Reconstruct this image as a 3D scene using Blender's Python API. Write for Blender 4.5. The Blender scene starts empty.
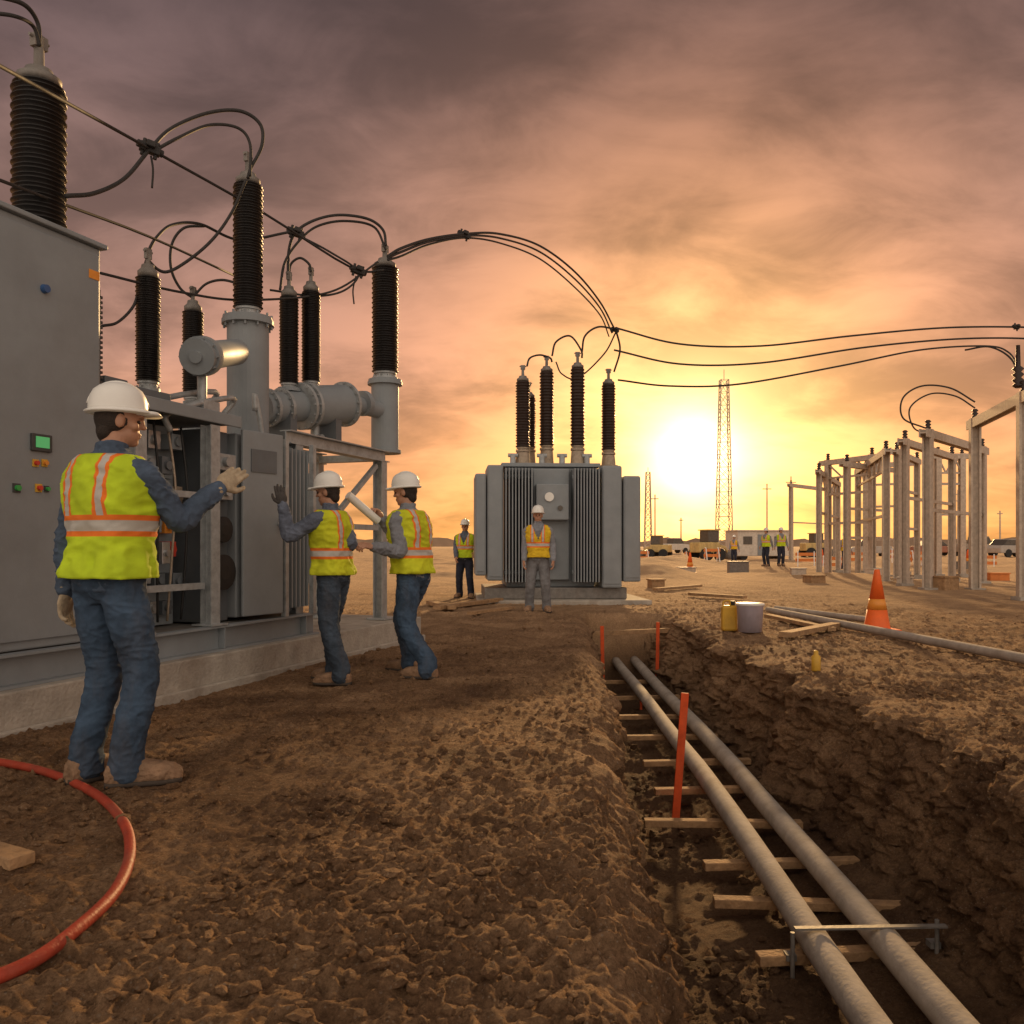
import bpy, math, random
import numpy as np
from mathutils import Vector, Matrix, noise as mnoise
random.seed(7)
scene = bpy.context.scene
C = scene.collection
F = 850.0; HZ = 545.0; CH = 1.15
R = math.radians
def P(px, py, d): return Vector(((px-512)*d/F, d, CH+(HZ-py)*d/F))
def S(h):
    h = h.lstrip('#'); c = [int(h[i:i+2], 16)/255 for i in (0, 2, 4)]
    return tuple(x/12.92 if x <= .04045 else ((x+.055)/1.055)**2.4 for x in c)

# ------------------------------------------------------------ materials
def newmat(name):
    m = bpy.data.materials.new(name); m.use_nodes = True
    nt = m.node_tree; b = nt.nodes['Principled BSDF']
    return m, nt, b
def mat(name, col, rough=.5, metal=0., scale=6, amt=.15, bump=0., bscale=60, spec=.4, dirt=0.):
    m, nt, b = newmat(name); N = nt.nodes; L = nt.links
    tc = N.new('ShaderNodeTexCoord')
    nz = N.new('ShaderNodeTexNoise'); nz.inputs['Scale'].default_value = scale; nz.inputs['Detail'].default_value = 6
    nz.inputs['Roughness'].default_value = .65
    L.new(tc.outputs['Object'], nz.inputs['Vector'])
    r = N.new('ShaderNodeValToRGB'); r.color_ramp.elements[0].position = .3; r.color_ramp.elements[1].position = .7
    r.color_ramp.elements[0].color = tuple(c*(1-amt) for c in col)+(1,)
    r.color_ramp.elements[1].color = tuple(min(1, c*(1+amt)) for c in col)+(1,)
    L.new(nz.outputs['Fac'], r.inputs['Fac'])
    out = r.outputs['Color']
    if dirt > 0:
        n2 = N.new('ShaderNodeTexNoise'); n2.inputs['Scale'].default_value = scale*.4; n2.inputs['Detail'].default_value = 8
        n2.inputs['Roughness'].default_value = .7
        mp = N.new('ShaderNodeMapping'); mp.inputs['Scale'].default_value = (1, 1, .35)
        L.new(tc.outputs['Object'], mp.inputs['Vector']); L.new(mp.outputs['Vector'], n2.inputs['Vector'])
        rr = N.new('ShaderNodeValToRGB'); rr.color_ramp.elements[0].position = .48; rr.color_ramp.elements[1].position = .72
        rr.color_ramp.elements[0].color = (0, 0, 0, 1); rr.color_ramp.elements[1].color = (dirt, dirt, dirt, 1)
        L.new(n2.outputs['Fac'], rr.inputs['Fac'])
        mx = N.new('ShaderNodeMixRGB'); mx.inputs['Color2'].default_value = (.18, .125, .085, 1)
        L.new(rr.outputs['Color'], mx.inputs['Fac']); L.new(out, mx.inputs['Color1']); out = mx.outputs['Color']
    L.new(out, b.inputs['Base Color'])
    rm = N.new('ShaderNodeMapRange'); rm.inputs['To Min'].default_value = max(.05, rough-.12); rm.inputs['To Max'].default_value = min(1, rough+.12)
    L.new(nz.outputs['Fac'], rm.inputs['Value']); L.new(rm.outputs['Result'], b.inputs['Roughness'])
    b.inputs['Metallic'].default_value = metal
    b.inputs['Specular IOR Level'].default_value = spec
    if bump > 0:
        n3 = N.new('ShaderNodeTexNoise'); n3.inputs['Scale'].default_value = bscale; n3.inputs['Detail'].default_value = 5
        L.new(tc.outputs['Object'], n3.inputs['Vector'])
        bp = N.new('ShaderNodeBump'); bp.inputs['Strength'].default_value = bump; bp.inputs['Distance'].default_value = .02
        L.new(n3.outputs['Fac'], bp.inputs['Height']); L.new(bp.outputs['Normal'], b.inputs['Normal'])
    return m
M = {}
M['paint'] = mat('grey_paint', (.235, .26, .28), .52, 0, 2.5, .12, .05, 90, spec=.4, dirt=.14)
M['paint_dark'] = mat('dark_grey_paint', (.115, .13, .145), .5, 0, 3, .15, .05, 80, spec=.35, dirt=.22)
M['galv'] = mat('galvanised_steel', (.36, .38, .39), .5, .3, 14, .25, .06, 60, spec=.4, dirt=.2)
M['gal_dark'] = mat('weathered_steel', (.2, .185, .17), .6, .2, 10, .3, .1, 50, dirt=.4)
M['tan_steel'] = mat('hazed_tan_steel', (.50, .42, .34), .7, .0, 9, .22, .1, 50, spec=.3, dirt=.2)  # tan steel, paled to put distance haze into the colour, plus dirt patches
M['steel'] = mat('bright_steel', (.5, .5, .5), .4, .7, 20, .15, .03, 80)
M['black'] = mat('black_porcelain', (.012, .010, .010), .38, 0, 10, .3)
M['brown'] = mat('brown_porcelain', (.028, .015, .011), .4, 0, 10, .3)
M['cable'] = mat('cable_aluminium', (.04, .037, .036), .7, .0, 30, .25, spec=.25)
M['copper'] = mat('copper', (.36, .29, .22), .55, .3, 18, .25)
M['inside'] = mat('dark_interior', (.06, .06, .06), .6, 0, 5, .3)
M['rubber'] = mat('black_rubber', (.02, .02, .02), .6, 0, 20, .3)
M['sole'] = mat('boot_sole', (.06, .045, .035), .85, 0, 20, .3)
M['concrete'] = mat('concrete', (.40, .36, .31), .9, 0, 5, .22, .5, 40, spec=.2, dirt=.5)
M['wood'] = mat('timber', (.36, .22, .115), .85, 0, 12, .35, .4, 50, spec=.2, dirt=.45)
M['pipe'] = mat('grey_conduit', (.40, .35, .30), .88, 0, 6, .2, .2, 40, spec=.22, dirt=.5)
M['stake'] = mat('orange_stake', (.65, .09, .025), .7, 0, 12, .2, .15, 50, spec=.2, dirt=.3)
M['hose'] = mat('red_hose', (.36, .05, .025), .55, 0, 10, .2, .2, 80, spec=.3, dirt=.4)
M['white'] = mat('white_plastic', (.78, .77, .73), .35, 0, 5, .05, 0, 40, dirt=.12)
M['skin'] = mat('skin', (.42, .22, .14), .5, 0, 15, .1, .05, 150)
M['hair'] = mat('hair', (.03, .02, .015), .6, 0, 60, .4, .5, 200)
M['eye'] = mat('eye', (.03, .02, .02), .2)
M['glove'] = mat('tan_glove', (.40, .32, .22), .8, 0, 30, .2, .3, 120)
M['glove_d'] = mat('dark_glove', (.06, .053, .05), .75, 0, 30, .2, .3, 120)
M['shirt1'] = mat('blue_work_shirt', (.085, .12, .18), .9, 0, 9, .3, .5, 350, spec=.2)
M['shirt2'] = mat('slate_shirt', (.13, .15, .20), .9, 0, 9, .3, .5, 300, spec=.2)
M['shirt3'] = mat('grey_shirt', (.24, .25, .28), .9, 0, 9, .25, .5, 300, spec=.2)
M['jeans'] = mat('jeans', (.055, .09, .145), .9, 0, 7, .5, .5, 350, spec=.2, dirt=.35)
M['jeans2'] = mat('dark_jeans', (.055, .075, .105), .9, 0, 7, .45, .5, 300, spec=.2, dirt=.35)
M['trouser_grey'] = mat('grey_trousers', (.19, .19, .20), .9, 0, 7, .3, .3, 200, spec=.2, dirt=.25)
M['navy'] = mat('navy_cloth', (.03, .035, .055), .9, 0, 7, .3, .3, 200, spec=.2)
M['boot'] = mat('boot_leather', (.27, .165, .10), .75, 0, 20, .35, .4, 90, spec=.25, dirt=.45)
M['cone'] = mat('cone_orange', (.85, .14, .02), .55, 0, 10, .1, 0, 50, dirt=.15)
M['yellow'] = mat('yellow_paint', (.62, .36, .04), .5, 0, 8, .15, .05, 50, dirt=.3)
M['lav'] = mat('pale_bucket', (.48, .44, .52), .6, 0, 8, .1, 0, 50, dirt=.3)
M['red'] = mat('red_part', (.55, .05, .03), .4)
M['green'] = mat('green_part', (.05, .35, .08), .4)
M['orange'] = mat('orange_part', (.75, .28, .04), .4)
M['blue'] = mat('blue_part', (.04, .10, .25), .35)
M['glass'] = mat('dark_glass', (.10, .085, .07), .3)
M['car1'] = mat('car_silver', (.45, .40, .35), .5)
M['car2'] = mat('car_red', (.38, .16, .10), .5)
M['car3'] = mat('car_sand', (.34, .27, .21), .5)
M['barrier'] = mat('barrier_orange', (.65, .22, .06), .8)
M['trailer'] = mat('trailer_white', (.62, .56, .48), .7, dirt=.3)
M['loader'] = mat('loader_yellow', (.62, .45, .18), .7, dirt=.5)  # yellow paled so distance haze sits in the colour, under real dirt
def lcd():
    m, nt, b = newmat('green_lcd'); b.inputs['Base Color'].default_value = (.04, .25, .07, 1)
    b.inputs['Emission Color'].default_value = (.15, .7, .25, 1); b.inputs['Emission Strength'].default_value = .3; b.inputs['Roughness'].default_value = .3
    return m
M['lcd'] = lcd()

def vest_mat(name, base, band_z, vx=.1):
    m, nt, b = newmat(name); N = nt.nodes; L = nt.links
    tc = N.new('ShaderNodeTexCoord'); sp = N.new('ShaderNodeSeparateXYZ'); L.new(tc.outputs['Object'], sp.inputs[0])
    def cmp(src, c, e):
        n = N.new('ShaderNodeMath'); n.operation = 'COMPARE'; L.new(src, n.inputs[0]); n.inputs[1].default_value = c; n.inputs[2].default_value = e; return n.outputs[0]
    def op(o, a, c):
        n = N.new('ShaderNodeMath'); n.operation = o; n.use_clamp = True
        for i, s in enumerate((a, c)):
            if isinstance(s, (int, float)): n.inputs[i].default_value = s
            else: L.new(s, n.inputs[i])
        return n.outputs[0]
    ax = N.new('ShaderNodeMath'); ax.operation = 'ABSOLUTE'; L.new(sp.outputs['X'], ax.inputs[0]); ax = ax.outputs[0]
    zz = sp.outputs['Z']
    up = op('GREATER_THAN', zz, band_z+.045)
    hO = cmp(zz, band_z, .048); hS = cmp(zz, band_z, .024)
    vO = op('MULTIPLY', cmp(ax, vx, .034), up); vS = op('MULTIPLY', cmp(ax, vx, .017), up)
    org = op('MAXIMUM', hO, vO); sil = op('MAXIMUM', hS, vS)
    nz = N.new('ShaderNodeTexNoise'); nz.inputs['Scale'].default_value = 9; nz.inputs['Detail'].default_value = 6; L.new(tc.outputs['Object'], nz.inputs['Vector'])
    rp = N.new('ShaderNodeValToRGB'); rp.color_ramp.elements[0].position = .3; rp.color_ramp.elements[1].position = .7
    rp.color_ramp.elements[0].color = tuple(c*.72 for c in base)+(1,); rp.color_ramp.elements[1].color = tuple(base)+(1,)
    L.new(nz.outputs['Fac'], rp.inputs['Fac'])
    m1 = N.new('ShaderNodeMixRGB'); L.new(org, m1.inputs['Fac']); L.new(rp.outputs['Color'], m1.inputs['Color1']); m1.inputs['Color2'].default_value = (.85, .2, .03, 1)
    m2 = N.new('ShaderNodeMixRGB'); L.new(sil, m2.inputs['Fac']); L.new(m1.outputs['Color'], m2.inputs['Color1']); m2.inputs['Color2'].default_value = (.5, .48, .44, 1)
    L.new(m2.outputs['Color'], b.inputs['Base Color']); b.inputs['Roughness'].default_value = .8; b.inputs['Specular IOR Level'].default_value = .25
    n3 = N.new('ShaderNodeTexNoise'); n3.inputs['Scale'].default_value = 250; L.new(tc.outputs['Object'], n3.inputs['Vector'])
    bp = N.new('ShaderNodeBump'); bp.inputs['Strength'].default_value = .3; bp.inputs['Distance'].default_value = .01
    L.new(n3.outputs['Fac'], bp.inputs['Height']); L.new(bp.outputs['Normal'], b.inputs['Normal'])
    return m
M['vest1'] = vest_mat('vest_lime', (.58, .76, .03), 1.17)
M['vest2'] = vest_mat('vest_lime_orange', (.66, .70, .03), 1.12)
M['vest4'] = vest_mat('vest_amber', (.82, .54, .03), 1.15, .09)

def dirt_mat():
    m, nt, b = newmat('dirt'); N = nt.nodes; L = nt.links
    tc = N.new('ShaderNodeTexCoord')
    def nz(s, d=8, r=.6):
        n = N.new('ShaderNodeTexNoise'); n.inputs['Scale'].default_value = s; n.inputs['Detail'].default_value = d; n.inputs['Roughness'].default_value = r
        L.new(tc.outputs['Object'], n.inputs['Vector']); return n.outputs['Fac']
    def mixc(bt, f, a, c):
        n = N.new('ShaderNodeMixRGB'); n.blend_type = bt
        for i, s in zip(('Fac', 'Color1', 'Color2'), (f, a, c)):
            if isinstance(s, (int, float)): n.inputs[i].default_value = s
            elif isinstance(s, tuple): n.inputs[i].default_value = s+(1,)
            else: L.new(s, n.inputs[i])
        return n.outputs['Color']
    def mrange(src, a, b_, lo, hi):
        r = N.new('ShaderNodeMapRange'); L.new(src, r.inputs['Value']); r.inputs['From Min'].default_value = a; r.inputs['From Max'].default_value = b_; r.inputs['To Min'].default_value = lo; r.inputs['To Max'].default_value = hi; return r.outputs['Result']
    a = nz(1.3, 10, .7)
    r1 = N.new('ShaderNodeValToRGB'); e = r1.color_ramp.elements
    e[0].position = .36; e[0].color = (.165, .092, .052, 1); e[1].position = .64; e[1].color = (.50, .315, .18, 1)
    x = r1.color_ramp.elements.new(.5); x.color = (.32, .19, .105, 1)
    L.new(a, r1.inputs['Fac'])
    f = nz(40, 10, .85)
    r2 = N.new('ShaderNodeValToRGB'); r2.color_ramp.elements[0].position = .36; r2.color_ramp.elements[0].color = (.42, .40, .39, 1)
    r2.color_ramp.elements[1].position = .64; r2.color_ramp.elements[1].color = (1.4, 1.38, 1.34, 1)
    L.new(f, r2.inputs['Fac'])
    col = mixc('MULTIPLY', 1., r1.outputs['Color'], r2.outputs['Color'])
    for sc_, thr, cc, am in ((75, .6, (.50, .38, .27), .6), (48, .78, (.42, .31, .22), .7), (60, .75, (.08, .05, .035), .6)):
        vg = N.new('ShaderNodeTexVoronoi'); vg.inputs['Scale'].default_value = sc_; L.new(tc.outputs['Object'], vg.inputs['Vector'])
        rg = mrange(vg.outputs['Distance'], .14, .28, 1, 0)
        hs = N.new('ShaderNodeSeparateXYZ'); L.new(vg.outputs['Color'], hs.inputs[0])
        gr = N.new('ShaderNodeMath'); gr.operation = 'GREATER_THAN'; L.new(hs.outputs[0], gr.inputs[0]); gr.inputs[1].default_value = thr
        gm = N.new('ShaderNodeMath'); gm.operation = 'MULTIPLY'; L.new(rg, gm.inputs[0]); L.new(gr.outputs[0], gm.inputs[1])
        gm2 = N.new('ShaderNodeMath'); gm2.operation = 'MULTIPLY'; L.new(gm.outputs[0], gm2.inputs[0]); gm2.inputs[1].default_value = am
        col = mixc('MIX', gm2.outputs[0], col, cc)
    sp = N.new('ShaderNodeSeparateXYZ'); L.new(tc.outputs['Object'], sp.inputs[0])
    col = mixc('MIX', mrange(sp.outputs['Y'], 6, 30, 0, .72), col, (.66, .44, .255))  # ground paled with distance: far haze mixed into the soil colour
    col = mixc('MIX', mrange(sp.outputs['Z'], -.45, -.95, 0, .68), col, (.085, .048, .028))  # soil darkened with depth: trench shade painted into the colour
    L.new(col, b.inputs['Base Color'])
    b.inputs['Roughness'].default_value = .95; b.inputs['Specular IOR Level'].default_value = .15
    h1 = nz(60, 10, .82); h2 = nz(220, 6, .8)
    vo = N.new('ShaderNodeTexVoronoi'); vo.inputs['Scale'].default_value = 75; L.new(tc.outputs['Object'], vo.inputs['Vector'])
    ad = N.new('ShaderNodeMath'); ad.operation = 'MULTIPLY_ADD'; L.new(h2, ad.inputs[0]); ad.inputs[1].default_value = .5; L.new(h1, ad.inputs[2])
    a2 = N.new('ShaderNodeMath'); a2.operation = 'MULTIPLY_ADD'; L.new(vo.outputs['Distance'], a2.inputs[0]); a2.inputs[1].default_value = -.3; L.new(ad.outputs[0], a2.inputs[2])
    bp = N.new('ShaderNodeBump'); bp.inputs['Strength'].default_value = 1.; bp.inputs['Distance'].default_value = .03
    L.new(a2.outputs[0], bp.inputs['Height']); L.new(bp.outputs['Normal'], b.inputs['Normal'])
    return m
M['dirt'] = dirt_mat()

# ------------------------------------------------------------ mesh helpers
def frame(t):
    t = t.normalized(); up = Vector((0, 0, 1)) if abs(t.z) < .95 else Vector((0, 1, 0))
    a = t.cross(up).normalized(); b = a.cross(t).normalized(); return a, b
class MB:
    def __init__(s, off=(0, 0, 0)): s.v = []; s.f = []; s.s = []; s.off = Vector(off)
    def add(s, vs, fs, sm=False):
        k = len(s.v); s.v += [Vector(v)-s.off for v in vs]; s.f += [tuple(i+k for i in f) for f in fs]; s.s += [sm]*len(fs); return s
    def box(s, c, d, Rm=None):
        c = Vector(c); x, y, z = d[0]/2, d[1]/2, d[2]/2
        vs = [Vector((i, j, k)) for i in (-x, x) for j in (-y, y) for k in (-z, z)]
        if Rm is not None: vs = [Rm @ v for v in vs]
        return s.add([c+v for v in vs], [(0, 1, 3, 2), (4, 6, 7, 5), (0, 4, 5, 1), (2, 3, 7, 6), (0, 2, 6, 4), (1, 5, 7, 3)])
    def box2(s, a, b): return s.box([(a[i]+b[i])/2 for i in range(3)], [abs(b[i]-a[i]) for i in range(3)])
    def bar(s, p0, p1, w, h, side=None):
        p0, p1 = Vector(p0), Vector(p1); t = (p1-p0).normalized()
        if side is not None: a = Vector(side); a = (a-t*a.dot(t)).normalized(); b = a.cross(t)
        else: a, b = frame(t)
        vs = [p+a*i*w/2+b*j*h/2 for p in (p0, p1) for i, j in ((-1, -1), (1, -1), (1, 1), (-1, 1))]
        return s.add(vs, [(0, 1, 2, 3), (7, 6, 5, 4), (0, 4, 5, 1), (1, 5, 6, 2), (2, 6, 7, 3), (3, 7, 4, 0)])
    def hbeam(s, p0, p1, w, t=.012, side=(1, 0, 0)):
        p0, p1 = Vector(p0), Vector(p1); d = (p1-p0).normalized(); a = Vector(side); a = (a-d*a.dot(d)).normalized(); b = a.cross(d)
        for k in (-1, 1): o = b*k*(w/2-t/2); s.bar(p0+o, p1+o, w, t, a)
        return s.bar(p0, p1, t, w-2*t-.002, a)
    def cyl(s, p0, p1, r0, r1=None, n=20):
        r1 = r0 if r1 is None else r1
        p0, p1 = Vector(p0), Vector(p1); a, b = frame(p1-p0)
        ring = lambda p, r: [p+(a*math.cos(2*math.pi*i/n)+b*math.sin(2*math.pi*i/n))*r for i in range(n)]
        s.add(ring(p0, r0)+ring(p1, r1), [(i, (i+1) % n, n+(i+1) % n, n+i) for i in range(n)], True)
        s.add(ring(p0, r0), [tuple(range(n))[::-1]]); s.add(ring(p1, r1), [tuple(range(n))]); return s
    def tube(s, pts, r, n=8, caps=True):
        pts = [Vector(p) for p in pts]; rs = r if isinstance(r, (list, tuple)) else [r]*len(pts)
        vs = []; a = None
        for i, p in enumerate(pts):
            t = (pts[min(i+1, len(pts)-1)]-pts[max(i-1, 0)]).normalized()
            if a is None: a, b = frame(t)
            else: a = (a-t*a.dot(t)).normalized(); b = a.cross(t)
            vs += [p+(a*math.cos(2*math.pi*k/n)+b*math.sin(2*math.pi*k/n))*rs[i] for k in range(n)]
        fs = [(i*n+k, i*n+(k+1) % n, (i+1)*n+(k+1) % n, (i+1)*n+k) for i in range(len(pts)-1) for k in range(n)]
        if caps: fs += [tuple(range(n))[::-1], tuple((len(pts)-1)*n+k for k in range(n))]
        return s.add(vs, fs, True)
    def lathe(s, prof, o=(0, 0, 0), axis=(0, 0, 1), n=24, sm=True):
        o = Vector(o); ax = Vector(axis).normalized(); a, b = frame(ax); vs = []
        for r, z in prof: vs += [o+ax*z+(a*math.cos(2*math.pi*k/n)+b*math.sin(2*math.pi*k/n))*max(r, .0005) for k in range(n)]
        m = len(prof)
        fs = [(i*n+k, i*n+(k+1) % n, (i+1)*n+(k+1) % n, (i+1)*n+k) for i in range(m-1) for k in range(n)]
        fs += [tuple(range(n))[::-1], tuple((m-1)*n+k for k in range(n))]
        return s.add(vs, fs, sm)
    def ell(s, c, r, Rm=None, nu=16, nv=10):
        c = Vector(c); vs = [Vector((0, 0, -r[2]))]
        for j in range(1, nv):
            ph = -math.pi/2+math.pi*j/nv
            vs += [Vector((r[0]*math.cos(ph)*math.cos(2*math.pi*i/nu), r[1]*math.cos(ph)*math.sin(2*math.pi*i/nu), r[2]*math.sin(ph))) for i in range(nu)]
        vs.append(Vector((0, 0, r[2])))
        if Rm is not None: vs = [Rm @ v for v in vs]
        fs = [(0, 1+(i+1) % nu, 1+i) for i in range(nu)]
        fs += [(1+j*nu+i, 1+j*nu+(i+1) % nu, 1+(j+1)*nu+(i+1) % nu, 1+(j+1)*nu+i) for j in range(nv-2) for i in range(nu)]
        t = len(vs)-1; k = 1+(nv-2)*nu; fs += [(k+i, k+(i+1) % nu, t) for i in range(nu)]
        return s.add([c+v for v in vs], fs, True)
    def loft(s, secs, n=28, caps=True, sm=True):
        vs = []
        for c, ax, ay, ex in secs:
            c = Vector(c); ax = Vector(ax); ay = Vector(ay)
            for i in range(n):
                t = 2*math.pi*i/n; cx, sy = math.cos(t), math.sin(t)
                vs.append(c+ax*math.copysign(abs(cx)**(2/ex), cx)+ay*math.copysign(abs(sy)**(2/ex), sy))
        m = len(secs); fs = [(i*n+k, i*n+(k+1) % n, (i+1)*n+(k+1) % n, (i+1)*n+k) for i in range(m-1) for k in range(n)]
        if caps: fs += [tuple(range(n))[::-1], tuple((m-1)*n+k for k in range(n))]
        return s.add(vs, fs, sm)
    def mesh(s, name):
        me = bpy.data.meshes.new(name); me.from_pydata([tuple(v) for v in s.v], [], s.f)
        me.polygons.foreach_set('use_smooth', s.s); me.update(); return me
    def build(s, name, m, parent=None, bevel=0, label=None):
        me = s.mesh(name); me.materials.append(M[m] if isinstance(m, str) else m)
        o = bpy.data.objects.new(name, me); C.objects.link(o)
        if parent: o.parent = parent
        if bevel:
            b = o.modifiers.new('bevel', 'BEVEL'); b.width = bevel; b.segments = 2; b.limit_method = 'ANGLE'; b.angle_limit = R(50)
        if label: o['label'] = label
        return o
def tag(o, label, cat, group=None, kind=None):
    if label: o['label'] = label
    if cat: o['category'] = cat
    if group: o['group'] = group
    if kind: o['kind'] = kind
    return o
def thing(name, label, cat, loc=(0, 0, 0), rz=0, group=None):
    o = bpy.data.objects.new(name, None); C.objects.link(o); o.location = loc; o.rotation_euler = (0, 0, rz); o.empty_display_size = .1
    return tag(o, label, cat, group)
def crom(pts, k=8):
    pts = [Vector(p) for p in pts]; q = [2*pts[0]-pts[1]]+pts+[2*pts[-1]-pts[-2]]; out = []
    for i in range(1, len(q)-2):
        a, b, c, d = q[i-1:i+3]
        for j in range(k):
            t = j/k; out.append(.5*((2*b)+(c-a)*t+(2*a-5*b+4*c-d)*t*t+(3*b-a-3*c+d)*t**3))
    out.append(pts[-1]); return out

# ------------------------------------------------------------ numpy noise & terrain
def h3(i, j, k, sd):
    with np.errstate(over='ignore'):
        n = (i.astype(np.uint32)*np.uint32(374761393)+j.astype(np.uint32)*np.uint32(668265263)+k.astype(np.uint32)*np.uint32(2147483647-918273)+np.uint32(sd*144665))
        n = (n ^ (n >> np.uint32(13)))*np.uint32(1274126177); n = n ^ (n >> np.uint32(16))
    return (n & np.uint32(0xffffff)).astype(np.float64)/0xffffff
def vn(x, y, z, sd=0):
    i = np.floor(x).astype(np.int64); j = np.floor(y).astype(np.int64); k = np.floor(z).astype(np.int64)
    fx, fy, fz = x-i, y-j, z-k
    fx = fx*fx*(3-2*fx); fy = fy*fy*(3-2*fy); fz = fz*fz*(3-2*fz); r = 0
    for a in (0, 1):
        for b in (0, 1):
            for c in (0, 1):
                r = r+h3(i+a, j+b, k+c, sd)*(fx if a else 1-fx)*(fy if b else 1-fy)*(fz if c else 1-fz)
    return r-.5
def sm(a, b, x): t = np.clip((x-a)/(b-a), 0, 1); return t*t*(3-2*t)
def rot(x, y, a): return x*math.cos(a)-y*math.sin(a), x*math.sin(a)+y*math.cos(a)
def gh(x, y):
    x = np.asarray(x, float); y = np.asarray(y, float); z0 = np.zeros_like(x)
    h = .07*(1-sm(4.2, 6.8, y))
    def q(s, a, sd): X, Y = rot(x, y, a); return vn(X/s+sd*3.7, Y/s+sd*1.3, z0, sd)
    h = h+.05*q(1.5, .3, 1)+.030*q(.55, .9, 2)+.016*q(.24, 1.7, 3)
    near = 1-sm(14, 30, y)
    mask = .25+1.1*np.clip(q(.9, .5, 12)*1.3+.45, 0, 1)
    b = .016*np.abs(q(.13, .6, 4))+.018*np.abs(q(.075, 2.1, 5))+.022*np.abs(q(.042, 1.1, 6))+.024*q(.026, .2, 7)+.010*q(.017, .9, 17)
    h = h+near*mask*(b-.01)
    clod = .8*np.clip(q(.065, 1.3, 8)-.27, 0, 1)+1.0*np.clip(q(.036, .4, 13)-.24, 0, 1); h = h+near*clod*.12
    rs = sm(2.45, 2.95, x)*(1-sm(12, 20, y)); h = h+rs*(.05*np.abs(q(.3, .8, 15))+.035*np.abs(q(.14, .3, 16)))
    far = sm(16, 40, y)*(1-sm(200, 400, y)); h = h+far*(.45*np.clip(q(7, .2, 9), 0, 1)+.35*q(2.5, .7, 10)+.12*q(.9, .3, 18))
    h = h+np.exp(-((x-4.6)/1.5)**2-((y-29)/2.0)**2)*.45+np.exp(-((x-9)/3)**2-((y-45)/3.0)**2)*.4
    return h*1.0
def Lr(y): return np.interp(y, [-4, 2.1, 3.1, 4.55, 6.74, 13.4, 14.6], [.28, .41, .52, .59, .77, 1.20, 1.24])+.10*vn(y*1.7, y*0, y*0, 21)+.06*vn(y*5, y*0, y*0, 22)+.05*vn(y*14, y*0, y*0, 25)
def Rr(y): return np.interp(y, [-4, 3, 7, 13.4, 14.6], [2.36, 2.42, 2.48, 2.52, 2.52])+.14*vn(y*1.3, y*0, y*0, 23)+.08*vn(y*4.5, y*0, y*0, 24)+.05*vn(y*13, y*0, y*0, 26)
def ground():
    ys = [-5.]
    while ys[-1] < 1.5: ys.append(ys[-1]+.12)
    while ys[-1] < 1300: ys.append(ys[-1]+max(.0105, .0056*ys[-1]) if not 13.5 < ys[-1] < 14.4 else ys[-1]+.05)
    ys = np.array(ys)
    g = [0.]; st = .013
    while g[-1] < 900:
        g.append(g[-1]+st)
        if g[-1] > 1.6: st = max(st, .02)
        if g[-1] > 3.8: st *= 1.07
    g = np.array(g)
    Lf = Lr(ys)[:, None]; Rf = Rr(ys)[:, None]; one = np.ones_like(Lf)
    D = (1.0*(1-sm(13.75, 14.2, ys))*sm(-4.2, -3.4, ys))[:, None]
    xs, dz, wl = [], [], []
    def seg(x, d, w): xs.append(x); dz.append(d); wl.append(w+0*x)
    seg(Lf-.26-g[::-1][None, :-1], 0*one*g[None, :-1], 0)
    t = np.linspace(0, 1, 28)[None, :-1]; seg(Lf-.26+.26*t, -.15*t**2.6*D, .6*t**1.5)
    t = np.linspace(0, 1, 40)[None, :-1]; seg(Lf+.04*t, (-.15-.91*t)*D, .85)
    t = np.linspace(0, 1, 70)[None, :-1]; seg(Lf+.04+(Rf-.30-Lf-.04)*t, (-1.06+.14*t)*D+.06*D*(2*np.abs(t-.5))**4, .2)
    t = np.linspace(0, 1, 96)[None, :-1]; seg(Rf-.30+.28*t, (-.86+.82*t**.9)*D, 1)
    t = np.linspace(0, 1, 14)[None, :-1]; seg(Rf-.02+.18*t, -.04*(1-t)**2*D, .6*(1-t))
    seg(Rf+.16+g[None, :], 0*one*g[None, :], 0)
    X = np.concatenate(xs, 1); dZ = np.concatenate(dz, 1); W = np.concatenate(wl, 1)*D
    Y = np.repeat(ys[:, None], X.shape[1], 1)
    Z = gh(X, Y)+dZ
    def f3(s, sd): return vn(X/s+Z/s*.3, Y/s-Z/s*.2, Z/s*1.2, sd)
    push = .13*f3(.42, 31)+.07*f3(.15, 32)+.07*np.abs(f3(.08, 33))+.08*f3(.045, 34)+.06*f3(.025, 37)
    lay = .10*vn(X*0, Y*.8, Z/.10, 38)+.04*vn(X*0, Y*2.5, Z/.04, 39)
    X2 = X+W*(push+lay-.03); Z2 = Z+W*.05*f3(.1, 35)+W*.05*f3(.035, 36)
    ny, nx = X.shape
    co = np.stack([X2, Y, Z2], -1).reshape(-1, 3).astype(np.float32)
    idx = np.arange(ny*nx).reshape(ny, nx)
    q = np.stack([idx[:-1, :-1], idx[:-1, 1:], idx[1:, 1:], idx[1:, :-1]], -1).reshape(-1, 4)
    me = bpy.data.meshes.new('ground'); me.vertices.add(len(co)); me.vertices.foreach_set('co', co.ravel())
    me.loops.add(q.size); me.loops.foreach_set('vertex_index', q.ravel().astype(np.int32))
    me.polygons.add(len(q)); me.polygons.foreach_set('loop_start', (np.arange(len(q))*4).astype(np.int32))
    me.update(calc_edges=True); me.polygons.foreach_set('use_smooth', [True]*len(q)); me.update()
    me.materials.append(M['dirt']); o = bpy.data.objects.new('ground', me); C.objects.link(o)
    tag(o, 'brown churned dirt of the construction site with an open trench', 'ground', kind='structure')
ground()
def G(x, y): return float(gh(np.array([x]), np.array([y]))[0])
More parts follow.
